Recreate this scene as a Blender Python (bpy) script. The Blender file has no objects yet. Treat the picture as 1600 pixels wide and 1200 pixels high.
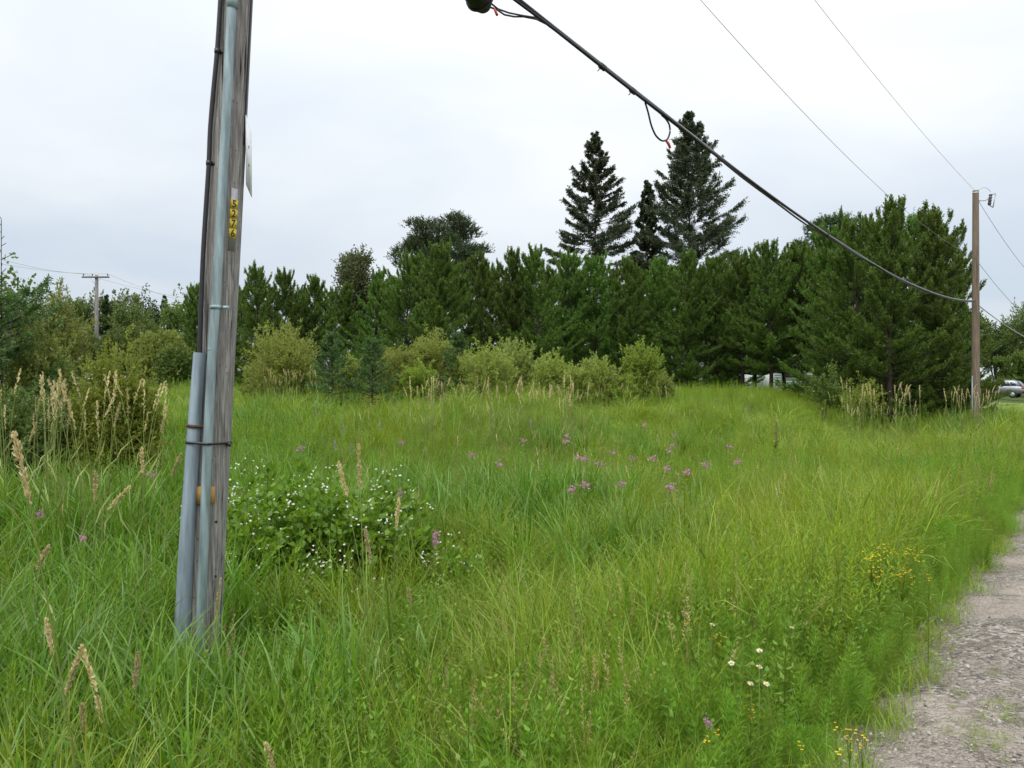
import bpy, bmesh, math, random
import numpy as np
from mathutils import Vector, Matrix, Euler

PI = math.pi
R = math.radians
SC = bpy.context.scene
COL = SC.collection
rng = np.random.default_rng(7)
random.seed(7)

# ------------------------------------------------------------------ camera
EYE = 1.65
FPX = 1200.0                      # focal length in pixels of the 1600 px wide photograph
cam_d = bpy.data.cameras.new('camera')
cam_d.lens = 27.0
cam_d.sensor_width = 36.0
cam_d.clip_start = 0.05
cam_d.clip_end = 3000
cam = bpy.data.objects.new('camera', cam_d)
cam.location = (0, 0, EYE)
cam.rotation_euler = (R(90), 0, 0)
COL.objects.link(cam)
SC.camera = cam

# ------------------------------------------------------------------ world: overcast sky
SUN_EL, SUN_AZ = R(58), R(150)
W = bpy.data.worlds.new('World')
SC.world = W
W.use_nodes = True
nt = W.node_tree
nt.nodes.clear()


def N(t, typ, **kw):
    n = t.nodes.new(typ)
    for k, v in kw.items():
        setattr(n, k, v)
    return n


def setin(n, **kw):
    for k, v in kw.items():
        n.inputs[k].default_value = v
    return n


def mathn(t, op, a, b=None, clamp=False):
    n = N(t, 'ShaderNodeMath', operation=op)
    n.use_clamp = clamp
    for i, v in enumerate((a, b)):
        if v is None:
            continue
        if isinstance(v, (int, float)):
            n.inputs[i].default_value = v
        else:
            t.links.new(v, n.inputs[i])
    return n.outputs[0]


def ramp(t, fac, stops, interp='LINEAR'):
    n = N(t, 'ShaderNodeValToRGB')
    cr = n.color_ramp
    cr.interpolation = interp
    while len(cr.elements) < len(stops):
        cr.elements.new(0.5)
    for e, (p, c) in zip(cr.elements, stops):
        e.position = p
        e.color = (c[0], c[1], c[2], 1) if not isinstance(c, (int, float)) else (c, c, c, 1)
    if fac is not None:
        t.links.new(fac, n.inputs[0])
    return n.outputs[0]


def mixc(t, fac, a, b, blend='MIX'):
    n = N(t, 'ShaderNodeMix', data_type='RGBA', blend_type=blend)
    for sock, v in ((n.inputs[0], fac), (n.inputs[6], a), (n.inputs[7], b)):
        if isinstance(v, (int, float)):
            sock.default_value = v
        elif isinstance(v, tuple):
            sock.default_value = (v[0], v[1], v[2], 1)
        else:
            t.links.new(v, sock)
    return n.outputs[2]


sky = N(nt, 'ShaderNodeTexSky', sky_type='NISHITA')
sky.sun_disc = False
sky.sun_elevation = SUN_EL
sky.sun_rotation = PI - SUN_AZ
tc = N(nt, 'ShaderNodeTexCoord')
sep = N(nt, 'ShaderNodeSeparateXYZ')
nt.links.new(tc.outputs['Generated'], sep.inputs[0])
zc = mathn(nt, 'MAXIMUM', sep.outputs[2], 0.0)
den = mathn(nt, 'ADD', zc, 0.16)
cx_ = mathn(nt, 'DIVIDE', sep.outputs[0], den)
cy_ = mathn(nt, 'DIVIDE', sep.outputs[1], den)
comb = N(nt, 'ShaderNodeCombineXYZ')
nt.links.new(cx_, comb.inputs[0])
nt.links.new(cy_, comb.inputs[1])
no = N(nt, 'ShaderNodeTexNoise')
setin(no, Scale=0.55, Detail=5.0, Roughness=0.48, Distortion=0.3)
nt.links.new(comb.outputs[0], no.inputs['Vector'])
cl = ramp(nt, no.outputs[0], [(0.34, 0.0), (0.66, 1.0)], 'EASE')
# overcast luminance: brightens from the horizon to the zenith
grad = ramp(nt, zc, [(0.0, (4.75, 5.2, 5.75)), (0.10, (5.05, 5.5, 6.0)), (0.24, (6.1, 6.45, 6.8)),
                     (0.42, (7.7, 7.85, 8.0)), (1.0, (18.5, 18.8, 19.2))])
dark = mixc(nt, 1.0, grad, (0.83, 0.87, 0.92), 'MULTIPLY')
lite = mixc(nt, 1.0, grad, (1.12, 1.095, 1.06), 'MULTIPLY')
clouds = mixc(nt, cl, dark, lite)
skyc = mixc(nt, 0.93, sky.outputs[0], clouds)
bg = N(nt, 'ShaderNodeBackground')
bg.inputs[1].default_value = 0.1
nt.links.new(skyc, bg.inputs[0])
wo = N(nt, 'ShaderNodeOutputWorld')
nt.links.new(bg.outputs[0], wo.inputs[0])

sd = bpy.data.lights.new('sun', 'SUN')
sd.energy = 1.5
sd.angle = R(40)
sd.color = (1.0, 0.97, 0.92)
so = bpy.data.objects.new('sun', sd)
so.rotation_euler = Euler((PI / 2 - SUN_EL, 0, SUN_AZ + PI), 'XYZ')
so.location = (0, 0, 60)
COL.objects.link(so)

SC.view_settings.view_transform = 'Standard'
SC.view_settings.look = 'None'
SC.view_settings.exposure = 0.52
SC.view_settings.gamma = 1.0
SC.view_settings.use_curve_mapping = False
SC.render.engine = 'CYCLES'
SC.cycles.max_bounces = 8
SC.cycles.diffuse_bounces = 6
SC.cycles.glossy_bounces = 2
SC.cycles.transmission_bounces = 4
SC.cycles.transparent_max_bounces = 4
SC.cycles.use_denoising = True

# ------------------------------------------------------------------ helpers


class MB:
    """collects quads / triangles and links them as one mesh object"""

    def __init__(s):
        s.V, s.Q, s.T, s.A, s.n = [], [], [], [], 0

    def add(s, V, Q=None, T=None, a=None):
        V = np.asarray(V, float).reshape(-1, 3)
        if Q is not None and len(Q):
            s.Q.append(np.asarray(Q, np.int64).reshape(-1, 4) + s.n)
        if T is not None and len(T):
            s.T.append(np.asarray(T, np.int64).reshape(-1, 3) + s.n)
        s.V.append(V)
        s.A.append(np.zeros(len(V)) if a is None else np.asarray(a, float))
        s.n += len(V)
        return s

    def mesh(s, name, smooth=False):
        V = np.concatenate(s.V)
        me = bpy.data.meshes.new(name)
        me.vertices.add(len(V))
        me.vertices.foreach_set('co', V.astype(np.float32).ravel())
        Q = np.concatenate(s.Q) if s.Q else np.zeros((0, 4), np.int64)
        T = np.concatenate(s.T) if s.T else np.zeros((0, 3), np.int64)
        loops = np.concatenate([Q.ravel(), T.ravel()]).astype(np.int32)
        tot = np.concatenate([np.full(len(Q), 4), np.full(len(T), 3)]).astype(np.int32)
        start = np.concatenate([[0], np.cumsum(tot)[:-1]]).astype(np.int32) if len(tot) else tot
        me.loops.add(len(loops))
        me.loops.foreach_set('vertex_index', loops)
        me.polygons.add(len(tot))
        me.polygons.foreach_set('loop_start', start)
        me.polygons.foreach_set('loop_total', tot)
        if smooth:
            me.polygons.foreach_set('use_smooth', np.ones(len(tot), bool))
        at = me.attributes.new('along', 'FLOAT', 'POINT')
        at.data.foreach_set('value', np.concatenate(s.A).astype(np.float32))
        me.update(calc_edges=True)
        me.validate()
        return me

    def obj(s, name, mat, parent=None, smooth=False, link=True):
        me = s.mesh(name, smooth)
        me.materials.append(mat)
        o = bpy.data.objects.new(name, me)
        if link:
            COL.objects.link(o)
        if parent is not None:
            o.parent = parent
            bpy_inv(o, parent)
        return o


def bpy_inv(o, parent):
    # mesh coordinates are written in the thing's own space
    o.matrix_parent_inverse = Matrix.Identity(4)


def thing(name, label, cat, loc=(0, 0, 0), rz=0.0, group=None):
    o = bpy.data.objects.new(name, None)
    o.empty_display_size = 0.2
    o.location = loc
    o.rotation_euler = (0, 0, rz)
    COL.objects.link(o)
    return tag(o, label, cat, group)


def tag(o, label=None, cat=None, group=None, kind=None):
    if label:
        o['label'] = label
    if cat:
        o['category'] = cat
    if group:
        o['group'] = group
    if kind:
        o['kind'] = kind
    return o


def dup(root, loc, rz, scale, label, group=None):
    r = root.copy()
    COL.objects.link(r)
    r.location = loc
    r.rotation_euler = (0, 0, rz)
    r.scale = scale
    r['label'] = label
    if group:
        r['group'] = group
    for ch in list(root.children):
        c = ch.copy()
        COL.objects.link(c)
        c.parent = r
        for g in list(ch.children):
            d = g.copy()
            COL.objects.link(d)
            d.parent = c
    return r


def norm(a):
    a = np.asarray(a, float)
    return a / np.maximum(np.linalg.norm(a, axis=-1, keepdims=True), 1e-9)


def tube(mb, pts, rad, sides=8, caps=True, wob=None):
    P = np.asarray(pts, float)
    n = len(P)
    rad = np.broadcast_to(np.asarray(rad, float), (n,))
    Tg = norm(np.gradient(P, axis=0)) if n > 2 else norm(np.repeat([P[-1] - P[0]], n, 0))
    ref = np.array([0, 0, 1.0]) if abs(Tg[0][2]) < 0.9 else np.array([1.0, 0, 0])
    X = norm(np.cross(Tg, ref))
    Yv = np.cross(Tg, X)
    a = np.linspace(0, 2 * PI, sides, endpoint=False)
    ring = X[:, None, :] * np.cos(a)[None, :, None] + Yv[:, None, :] * np.sin(a)[None, :, None]
    rr = np.repeat(rad[:, None], sides, 1)
    if wob is not None:
        rr = rr * wob
    V = P[:, None, :] + ring * rr[:, :, None]
    i = np.arange(n - 1)[:, None] * sides
    j = np.arange(sides)[None, :]
    j2 = (j + 1) % sides
    Q = np.stack([i + j, i + j2, i + sides + j2, i + sides + j], -1).reshape(-1, 4)
    V = V.reshape(-1, 3)
    T = []
    if caps:
        V = np.vstack([V, P[0], P[-1]])
        c0, c1 = n * sides, n * sides + 1
        for k in range(sides):
            k2 = (k + 1) % sides
            T.append((c0, k2, k))
            T.append((c1, (n - 1) * sides + k, (n - 1) * sides + k2))
    al = np.repeat(np.linspace(0, 1, n), sides)
    if caps:
        al = np.concatenate([al, [0, 1]])
    mb.add(V, Q, T, al)


def box(mb, c, s, rot=None):
    x, y, z = [v / 2 for v in s]
    V = np.array([(-x, -y, -z), (x, -y, -z), (x, y, -z), (-x, y, -z), (-x, -y, z), (x, -y, z), (x, y, z), (-x, y, z)])
    if rot is not None:
        V = V @ np.array(Euler(rot).to_matrix()).T
    mb.add(V + np.array(c), [(0, 3, 2, 1), (4, 5, 6, 7), (0, 1, 5, 4), (1, 2, 6, 5), (2, 3, 7, 6), (3, 0, 4, 7)])


def leaves(mb, P, D, L, Wd, up=None, fold=0.15, g=None):
    """one bent lozenge per leaf; P base, D direction"""
    g = g if g is not None else rng
    n = len(P)
    D = norm(D)
    rnd = norm(g.normal(size=(n, 3)))
    if up is not None:
        rnd = norm(rnd * (1 - up) + np.array([0, 0, 1.0]) * up)
    S = norm(np.cross(D, rnd))
    U = np.cross(S, D)
    L = np.broadcast_to(L, (n,))[:, None]
    Wd = np.broadcast_to(Wd, (n,))[:, None]
    b = P
    m = P + D * L * 0.45
    l = m + S * Wd * 0.5 + U * L * fold
    r = m - S * Wd * 0.5 + U * L * fold
    t = P + D * L
    V = np.stack([b, r, t, l], 1).reshape(-1, 3)
    Q = np.arange(n * 4).reshape(-1, 4)
    mb.add(V, Q, None, np.tile([0, .5, 1, .5], n))


def blades(mb, n, rad, l0, l1, w0, th0, bend, g, segs=4, z0=-0.03, sprd=1.0):
    az = g.uniform(0, 2 * PI, n)
    rr = rad * np.sqrt(g.uniform(0, 1, n))
    pa = g.uniform(0, 2 * PI, n)
    root = np.stack([rr * np.cos(pa), rr * np.sin(pa), np.full(n, z0)], -1)
    L = g.uniform(l0, l1, n)
    th = np.abs(g.normal(0, th0, n)) * sprd
    bd = np.abs(g.normal(bend, bend * 0.5, n))
    w = w0 * g.uniform(0.7, 1.2, n)
    S = np.stack([-np.sin(az), np.cos(az), np.zeros(n)], -1)
    tw = g.uniform(-0.6, 0.6, n)
    H = np.stack([np.cos(az), np.sin(az), np.zeros(n)], -1)
    S = norm(S * np.cos(tw)[:, None] + H * np.sin(tw)[:, None])
    Z = np.array([0, 0, 1.0])
    pts = [root]
    k = 6
    p = root
    allp = [root]
    for i in range(1, segs + 1):
        s = (i - 0.5) / segs
        ang = np.minimum(th + bd * s ** 1.6, 2.6)
        d = H * np.sin(ang)[:, None] + Z * np.cos(ang)[:, None]
        p = p + d * (L / segs)[:, None]
        allp.append(p)
    A = np.stack(allp, 1)                            # n, segs+1, 3
    s = np.linspace(0, 1, segs + 1)
    prof = np.clip((0.55 + 0.9 * s) * (1 - s ** 2.2), 0.04, 1)
    hw = (w[:, None] * prof[None, :] * 0.5)[:, :, None]
    Lf = A - S[:, None, :] * hw
    Rt = A + S[:, None, :] * hw
    V = np.stack([Lf, Rt], 2).reshape(n, -1, 3)
    base = (np.arange(n) * (segs + 1) * 2)[:, None]
    i = np.arange(segs)[None, :] * 2
    Q = np.stack([base + i, base + i + 1, base + i + 3, base + i + 2], -1).reshape(-1, 4)
    mb.add(V.reshape(-1, 3), Q, None, np.tile(np.repeat(s, 2), n))


# ------------------------------------------------------------------ materials
def newmat(name):
    m = bpy.data.materials.new(name)
    m.use_nodes = True
    t = m.node_tree
    t.nodes.clear()
    out = N(t, 'ShaderNodeOutputMaterial')
    return m, t, out


def leaf_mat(name, c1, c2, trans=0.35, rough=0.5, tip=None, tint=None, tintc=None, spec=0.35, tsat=1.25, hvar=0.03):
    m, t, out = newmat(name)
    geo = N(t, 'ShaderNodeNewGeometry')
    col = mixc(t, geo.outputs['Random Per Island'], c1, c2)
    if tintc is not None:
        at = N(t, 'ShaderNodeAttribute', attribute_type='INSTANCER', attribute_name='tint')
        col = mixc(t, at.outputs['Fac'], col, mixc(t, geo.outputs['Random Per Island'], tintc[0], tintc[1]))
    if tip is not None:
        al = N(t, 'ShaderNodeAttribute', attribute_type='GEOMETRY', attribute_name='along')
        f = ramp(t, al.outputs['Fac'], [(0.55, 0.0), (1.0, tip[1])])
        col = mixc(t, f, col, tip[0])
    oi = N(t, 'ShaderNodeObjectInfo')
    hv = N(t, 'ShaderNodeHueSaturation')
    t.links.new(col, hv.inputs['Color'])
    t.links.new(mathn(t, 'ADD', mathn(t, 'MULTIPLY', oi.outputs['Random'], hvar), 0.5 - hvar / 2), hv.inputs['Hue'])
    t.links.new(mathn(t, 'ADD', mathn(t, 'MULTIPLY', oi.outputs['Random'], 0.48), 0.75), hv.inputs['Value'])
    col = hv.outputs[0]
    p = N(t, 'ShaderNodeBsdfPrincipled')
    t.links.new(col, p.inputs['Base Color'])
    p.inputs['Roughness'].default_value = rough
    p.inputs['Specular IOR Level'].default_value = spec
    tr = N(t, 'ShaderNodeBsdfTranslucent')
    t.links.new(mixc(t, 1.0, col, (1.25 * tsat, 1.2 * tsat, 0.7 * tsat), 'MULTIPLY'), tr.inputs[0])
    mx = N(t, 'ShaderNodeMixShader')
    mx.inputs[0].default_value = trans
    t.links.new(p.outputs[0], mx.inputs[1])
    t.links.new(tr.outputs[0], mx.inputs[2])
    t.links.new(mx.outputs[0], out.inputs[0])
    return m


def plain(name, c, rough=0.6, metal=0.0, var=0.15, scale=20, bump=0.0, spec=0.4, stretch=(1, 1, 1)):
    m, t, out = newmat(name)
    p = N(t, 'ShaderNodeBsdfPrincipled')
    tcn = N(t, 'ShaderNodeTexCoord')
    mp = N(t, 'ShaderNodeMapping')
    mp.inputs['Scale'].default_value = stretch
    t.links.new(tcn.outputs['Object'], mp.inputs[0])
    n = N(t, 'ShaderNodeTexNoise')
    setin(n, Scale=scale, Detail=5.0, Roughness=0.6)
    t.links.new(mp.outputs[0], n.inputs['Vector'])
    c = tuple(c)
    t.links.new(ramp(t, n.outputs[0], [(0.3, tuple(v * (1 - var) for v in c)), (0.7, tuple(min(1, v * (1 + var)) for v in c))]), p.inputs['Base Color'])
    p.inputs['Roughness'].default_value = rough
    p.inputs['Metallic'].default_value = metal
    p.inputs['Specular IOR Level'].default_value = spec
    if bump:
        b = N(t, 'ShaderNodeBump')
        b.inputs['Strength'].default_value = bump
        b.inputs['Distance'].default_value = 0.01
        t.links.new(n.outputs[0], b.inputs['Height'])
        t.links.new(b.outputs[0], p.inputs['Normal'])
    t.links.new(p.outputs[0], out.inputs[0])
    return m


def wood_mat(name, dark_c, mid_c, lite_c, sc=1.0):
    m, t, out = newmat(name)
    p = N(t, 'ShaderNodeBsdfPrincipled')
    tcn = N(t, 'ShaderNodeTexCoord')

    def noise(stretch, scale, det=6, rough=0.65):
        mp = N(t, 'ShaderNodeMapping')
        mp.inputs['Scale'].default_value = stretch
        t.links.new(tcn.outputs['Object'], mp.inputs[0])
        n = N(t, 'ShaderNodeTexNoise')
        setin(n, Scale=scale, Detail=det, Roughness=rough)
        t.links.new(mp.outputs[0], n.inputs['Vector'])
        return n.outputs[0]
    grain = noise((1, 1, 0.035), 90 * sc)
    grain2 = noise((1, 1, 0.02), 34 * sc, 4)
    blot = noise((1, 1, 0.25), 9 * sc, 4)
    speck = noise((1, 1, 0.5), 60 * sc, 2)
    c = ramp(t, grain, [(0.28, dark_c), (0.5, mid_c), (0.72, lite_c)])
    c = mixc(t, ramp(t, blot, [(0.42, 0.0), (0.7, 0.6)]), c, tuple(v * 0.62 for v in mid_c))
    crack = ramp(t, grain2, [(0.35, 1.0), (0.41, 0.0)])
    c = mixc(t, crack, c, (0.018, 0.014, 0.012))
    c = mixc(t, ramp(t, speck, [(0.66, 0.0), (0.72, 0.8)]), c, (0.03, 0.025, 0.02))
    t.links.new(c, p.inputs['Base Color'])
    p.inputs['Roughness'].default_value = 0.85
    p.inputs['Specular IOR Level'].default_value = 0.2
    b = N(t, 'ShaderNodeBump')
    b.inputs['Strength'].default_value = 0.8
    b.inputs['Distance'].default_value = 0.006
    t.links.new(mathn(t, 'SUBTRACT', grain, mathn(t, 'MULTIPLY', crack, 0.6)), b.inputs['Height'])
    t.links.new(b.outputs[0], p.inputs['Normal'])
    t.links.new(p.outputs[0], out.inputs[0])
    return m


M = {}
M['pole'] = wood_mat('weathered_wood', (0.07, 0.065, 0.06), (0.24, 0.228, 0.214), (0.47, 0.452, 0.43))
M['pole_brown'] = wood_mat('brown_wood', (0.08, 0.06, 0.042), (0.185, 0.145, 0.105), (0.27, 0.22, 0.17), 0.6)
M['pole_grey'] = wood_mat('far_wood', (0.10, 0.09, 0.085), (0.2, 0.185, 0.18), (0.3, 0.28, 0.27), 0.6)
M['galv'] = plain('galvanised_steel', (0.25, 0.325, 0.345), 0.52, 0.35, 0.46, 22, 0.08, stretch=(1, 1, .12))
M['pvc'] = plain('grey_plastic_pipe', (0.215, 0.27, 0.315), 0.62, 0, 0.5, 18, 0.06, stretch=(1, 1, .08))
M['rubber'] = plain('black_rubber', (0.016, 0.015, 0.018), 0.42, 0, 0.3, 30, spec=0.5)
M['cable'] = plain('cable_jacket', (0.014, 0.013, 0.017), 0.5, 0, 0.3, 30, spec=0.35)
M['greycable'] = plain('grey_cable', (0.36, 0.37, 0.38), 0.5, 0.2, 0.1, 30)
M['wire'] = plain('aluminium_wire', (0.30, 0.29, 0.28), 0.5, 0.3, 0.1, 30)
M['rust'] = plain('rusty_strap', (0.09, 0.05, 0.035), 0.8, 0.2, 0.4, 60, 0.2)
M['ochre'] = plain('ochre_plate', (0.42, 0.25, 0.075), 0.6, 0, 0.2, 25)
M['yellow'] = plain('yellow_tag', (0.56, 0.42, 0.035), 0.55, 0, 0.35, 45)
M['black'] = plain('black_print', (0.012, 0.012, 0.012), 0.6, 0, 0.1)
M['white'] = plain('white_paint', (0.72, 0.75, 0.76), 0.45, 0, 0.07, 12)
M['alu'] = plain('aluminium', (0.36, 0.37, 0.38), 0.5, 0.5, 0.12, 50)
M['redtag'] = plain('red_tag', (0.55, 0.07, 0.06), 0.6, 0, 0.1)
M['ceramic'] = plain('insulator_glaze', (0.08, 0.07, 0.08), 0.25, 0, 0.1)
M['bark'] = plain('bark', (0.06, 0.05, 0.043), 0.9, 0, 0.4, 14, 0.6, 0.1, (1, 1, .3))
M['barkpine'] = plain('pine_bark', (0.055, 0.043, 0.037), 0.9, 0, 0.4, 14, 0.6, 0.1, (1, 1, .3))
M['barkgrey'] = plain('grey_bark', (0.16, 0.145, 0.13), 0.9, 0, 0.35, 14, 0.5, 0.1, (1, 1, .3))
M['pine'] = leaf_mat('pine_needles', (0.058, 0.118, 0.019), (0.12, 0.198, 0.034), 0.36, 0.5, tip=((0.125, 0.18, 0.04), 0.4))
M['spruce'] = leaf_mat('spruce_needles', (0.042, 0.066, 0.032), (0.078, 0.106, 0.05), 0.16, 0.6)
M['youngspruce'] = leaf_mat('young_spruce_needles', (0.052, 0.112, 0.026), (0.09, 0.165, 0.042), 0.22, 0.55)
M['darkpine'] = leaf_mat('dark_needles', (0.03, 0.062, 0.018), (0.06, 0.098, 0.028), 0.15, 0.55)
M['willow'] = leaf_mat('willow_leaf', (0.185, 0.25, 0.048), (0.33, 0.39, 0.115), 0.44, 0.45)
M['willowdk'] = leaf_mat('grey_willow_leaf', (0.155, 0.205, 0.05), (0.27, 0.315, 0.10), 0.4, 0.45)
M['yellowbush'] = leaf_mat('yellow_green_leaf', (0.15, 0.215, 0.03), (0.26, 0.315, 0.06), 0.4, 0.5)
M['aspen'] = leaf_mat('aspen_leaf', (0.07, 0.13, 0.03), (0.14, 0.20, 0.055), 0.35, 0.4)
M['birch'] = leaf_mat('dull_leaf', (0.06, 0.09, 0.035), (0.14, 0.16, 0.07), 0.3, 0.4)
M['decid'] = leaf_mat('leafy_green', (0.085, 0.14, 0.035), (0.15, 0.21, 0.055), 0.3, 0.5)
M['decidbr'] = leaf_mat('fresh_green', (0.11, 0.20, 0.04), (0.17, 0.27, 0.06), 0.35, 0.5)
M['bramble'] = leaf_mat('bramble_leaf', (0.085, 0.175, 0.018), (0.18, 0.30, 0.035), 0.4, 0.45)
M['fine'] = leaf_mat('fine_grass_blade', (0.115, 0.205, 0.010), (0.23, 0.335, 0.026), 0.36, 0.42, tip=((0.30, 0.31, 0.07), 0.5),
                     tintc=((0.15, 0.24, 0.010), (0.275, 0.35, 0.028)))
M['reed'] = leaf_mat('reed_blade', (0.055, 0.15, 0.010), (0.135, 0.26, 0.022), 0.34, 0.38, tip=((0.17, 0.26, 0.06), 0.4),
                     tintc=((0.16, 0.24, 0.012), (0.26, 0.32, 0.028)))
M['golden'] = leaf_mat('leafy_weed', (0.10, 0.205, 0.012), (0.185, 0.31, 0.026), 0.4, 0.45, tip=((0.2, 0.31, 0.05), 0.5),
                       tintc=((0.20, 0.285, 0.01), (0.31, 0.38, 0.025)))
M['forb'] = leaf_mat('forb_leaf', (0.075, 0.175, 0.012), (0.155, 0.29, 0.03), 0.36, 0.45, tintc=((0.15, 0.24, 0.014), (0.24, 0.33, 0.03)))
M['horse'] = leaf_mat('horsetail', (0.10, 0.22, 0.012), (0.17, 0.30, 0.024), 0.4, 0.5,
                      tintc=((0.15, 0.25, 0.025), (0.2, 0.3, 0.04)))
M['dry'] = leaf_mat('dry_stalk', (0.38, 0.31, 0.14), (0.54, 0.45, 0.24), 0.35, 0.7, tintc=((0.30, 0.20, 0.10), (0.42, 0.30, 0.16)))
M['seed'] = leaf_mat('seed_head', (0.48, 0.41, 0.215), (0.70, 0.61, 0.37), 0.3, 0.7, tsat=0.95, hvar=0.008)
M['stalk'] = leaf_mat('green_stalk', (0.17, 0.24, 0.05), (0.24, 0.28, 0.08), 0.2, 0.5)
M['pink'] = leaf_mat('pink_petal', (0.46, 0.17, 0.40), (0.62, 0.32, 0.56), 0.35, 0.6, tsat=0.9)
M['lilac'] = leaf_mat('lilac_petal', (0.30, 0.26, 0.45), (0.42, 0.36, 0.55), 0.3, 0.6, tsat=0.9)
M['petalw'] = leaf_mat('white_petal', (0.60, 0.60, 0.52), (0.76, 0.76, 0.70), 0.25, 0.6, tsat=0.8)
M['petaly'] = leaf_mat('yellow_petal', (0.72, 0.50, 0.02), (0.82, 0.62, 0.04), 0.25, 0.6, tsat=0.8)
M['spike'] = leaf_mat('pale_spike', (0.30, 0.36, 0.13), (0.42, 0.46, 0.2), 0.3, 0.6)
M['weedred'] = leaf_mat('reddish_weed', (0.16, 0.08, 0.04), (0.24, 0.15, 0.05), 0.2, 0.6, tintc=((0.13, 0.2, 0.04), (0.19, 0.25, 0.06)))

# ------------------------------------------------------------------ terrain
RD = np.array([0.617, 0.787])            # direction of the road
RN = np.array([-0.787, 0.617])           # across it, into the field
R0 = np.array([1.56, 3.47])


def sm(a, b, x):
    t = np.clip((np.asarray(x, float) - a) / (b - a), 0, 1)
    return t * t * (3 - 2 * t)


_ph = np.random.default_rng(3).uniform(0, 6.28, (8, 40))


def wav(x, y, scale, seed):
    """smooth pseudo noise about -1..1"""
    x = np.asarray(x, float) / scale
    y = np.asarray(y, float) / scale
    r = 0
    q = _ph[seed % 8]
    for k in range(7):
        a = q[k] * 1.7 + k * 2.4
        f = 0.7 + 0.42 * k
        r = r + np.sin((x * math.cos(a) + y * math.sin(a)) * f * 2.2 + q[k + 8] + 1.3 * np.sin((x * math.sin(a) - y * math.cos(a)) * f + q[k + 16])) / (1 + 0.35 * k)
    return r / 3.0


def udist(x, y):
    return (np.asarray(x) - R0[0]) * RN[0] + (np.asarray(y) - R0[1]) * RN[1]


def ground_z(x, y):
    x = np.asarray(x, float)
    y = np.asarray(y, float)
    u = udist(x, y)
    h = 0.35 * sm(10, 45, y) * sm(-60, 0, u) - 0.38 * sm(0.1, 2.3, u) + 0.38 * sm(5, 12, u) + 0.75 * sm(9, 27, y) * sm(4, 11, u) * (1 - .85 * sm(24, 36, x) * sm(38, 56, y))
    h = h + ((0.09 + .09 * sm(6, 12, y)) * wav(x, y, 2.6, 1) + 0.045 * wav(x, y, 1.1, 5)) * sm(0.3, 2.0, u)
    h = h + 0.35 * np.exp(-(((x - 15.9) / 2.6) ** 2 + ((y - 26.2) / 2.6) ** 2))
    h = h + 3.5 * sm(90, 300, np.hypot(x, y)) * 0.6
    return h


def gz(x, y):
    return float(ground_z(x, y))


def ray(px, py, d):
    return np.array([(px - 800) / FPX * d, d, EYE - (py - 600) / FPX * d])


def place(px, py, H):
    """ground point on which a plant of height H shows its tip in direction (px, py)"""
    d = 2.2
    while d < 60:
        p = ray(px, py, d)
        if p[2] <= gz(p[0], d) + H:
            return p[0], d
        d += 0.05
    p = ray(px, py, 45)
    return p[0], 45.0


def axis_coords(lo, fine0, fine1, hi, step):
    a = [fine0]
    s = step
    while a[-1] > lo:
        s = min(s * 1.25, 40)
        a.append(a[-1] - s)
    b = [fine1]
    s = step
    while b[-1] < hi:
        s = min(s * 1.25, 40)
        b.append(b[-1] + s)
    return np.concatenate([a[::-1][:-1], np.arange(fine0, fine1, step), b])


xs = axis_coords(-700, -22, 36, 700, 0.35)
ys = axis_coords(-120, 1, 48, 900, 0.35)
GX, GY = np.meshgrid(xs, ys)
GZ = ground_z(GX, GY) - 0.03 * (1 - sm(-0.4, 0.6, udist(GX, GY)))
nx, ny = len(xs), len(ys)
i = np.arange(ny - 1)[:, None] * nx
j = np.arange(nx - 1)[None, :]
Q = np.stack([i + j, i + j + 1, i + nx + j + 1, i + nx + j], -1).reshape(-1, 4)


def gravel_nodes(t, tcn):
    def noise(scale, det=5, rough=0.6):
        n = N(t, 'ShaderNodeTexNoise')
        setin(n, Scale=scale, Detail=det, Roughness=rough)
        t.links.new(tcn.outputs['Object'], n.inputs['Vector'])
        return n.outputs[0]

    def voro(scale):
        vo = N(t, 'ShaderNodeTexVoronoi')
        vo.inputs['Scale'].default_value = scale
        t.links.new(tcn.outputs['Object'], vo.inputs['Vector'])
        sp_ = N(t, 'ShaderNodeSeparateColor')
        t.links.new(vo.outputs['Color'], sp_.inputs[0])
        return vo.outputs['Distance'], sp_.outputs[0], sp_.outputs[1]
    d1, r1, _ = voro(46)
    d2, _, r2 = voro(105)
    st = ramp(t, r1, [(0.0, (0.088, 0.08, 0.072)), (0.3, (0.175, 0.153, 0.13)), (0.65, (0.265, 0.23, 0.19)), (1.0, (0.42, 0.39, 0.36))])
    st2 = ramp(t, r2, [(0.0, (0.11, 0.097, 0.085)), (1.0, (0.34, 0.295, 0.25))])
    base = mixc(t, ramp(t, noise(1.4, 5), [(0.42, 0.0), (0.58, 1.0)]), st, st2)
    sand = ramp(t, noise(90, 3), [(0.3, (0.27, 0.232, 0.195)), (0.7, (0.43, 0.37, 0.315))])
    base = mixc(t, ramp(t, noise(0.8, 5), [(0.48, 0.0), (0.62, 0.8)]), base, sand)
    base = mixc(t, ramp(t, noise(2.6, 6, .7), [(0.52, 0.0), (0.68, 0.65)]), base, (0.085, 0.075, 0.05))
    base = mixc(t, ramp(t, noise(5.0, 6, .7), [(0.60, 0.0), (0.72, 0.5)]), base, (0.09, 0.12, 0.03))
    h = mathn(t, 'ADD', mathn(t, 'MULTIPLY', d1, -1.2), mathn(t, 'MULTIPLY', d2, -0.6))
    return base, mathn(t, 'ADD', h, noise(25, 5)), noise


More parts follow.
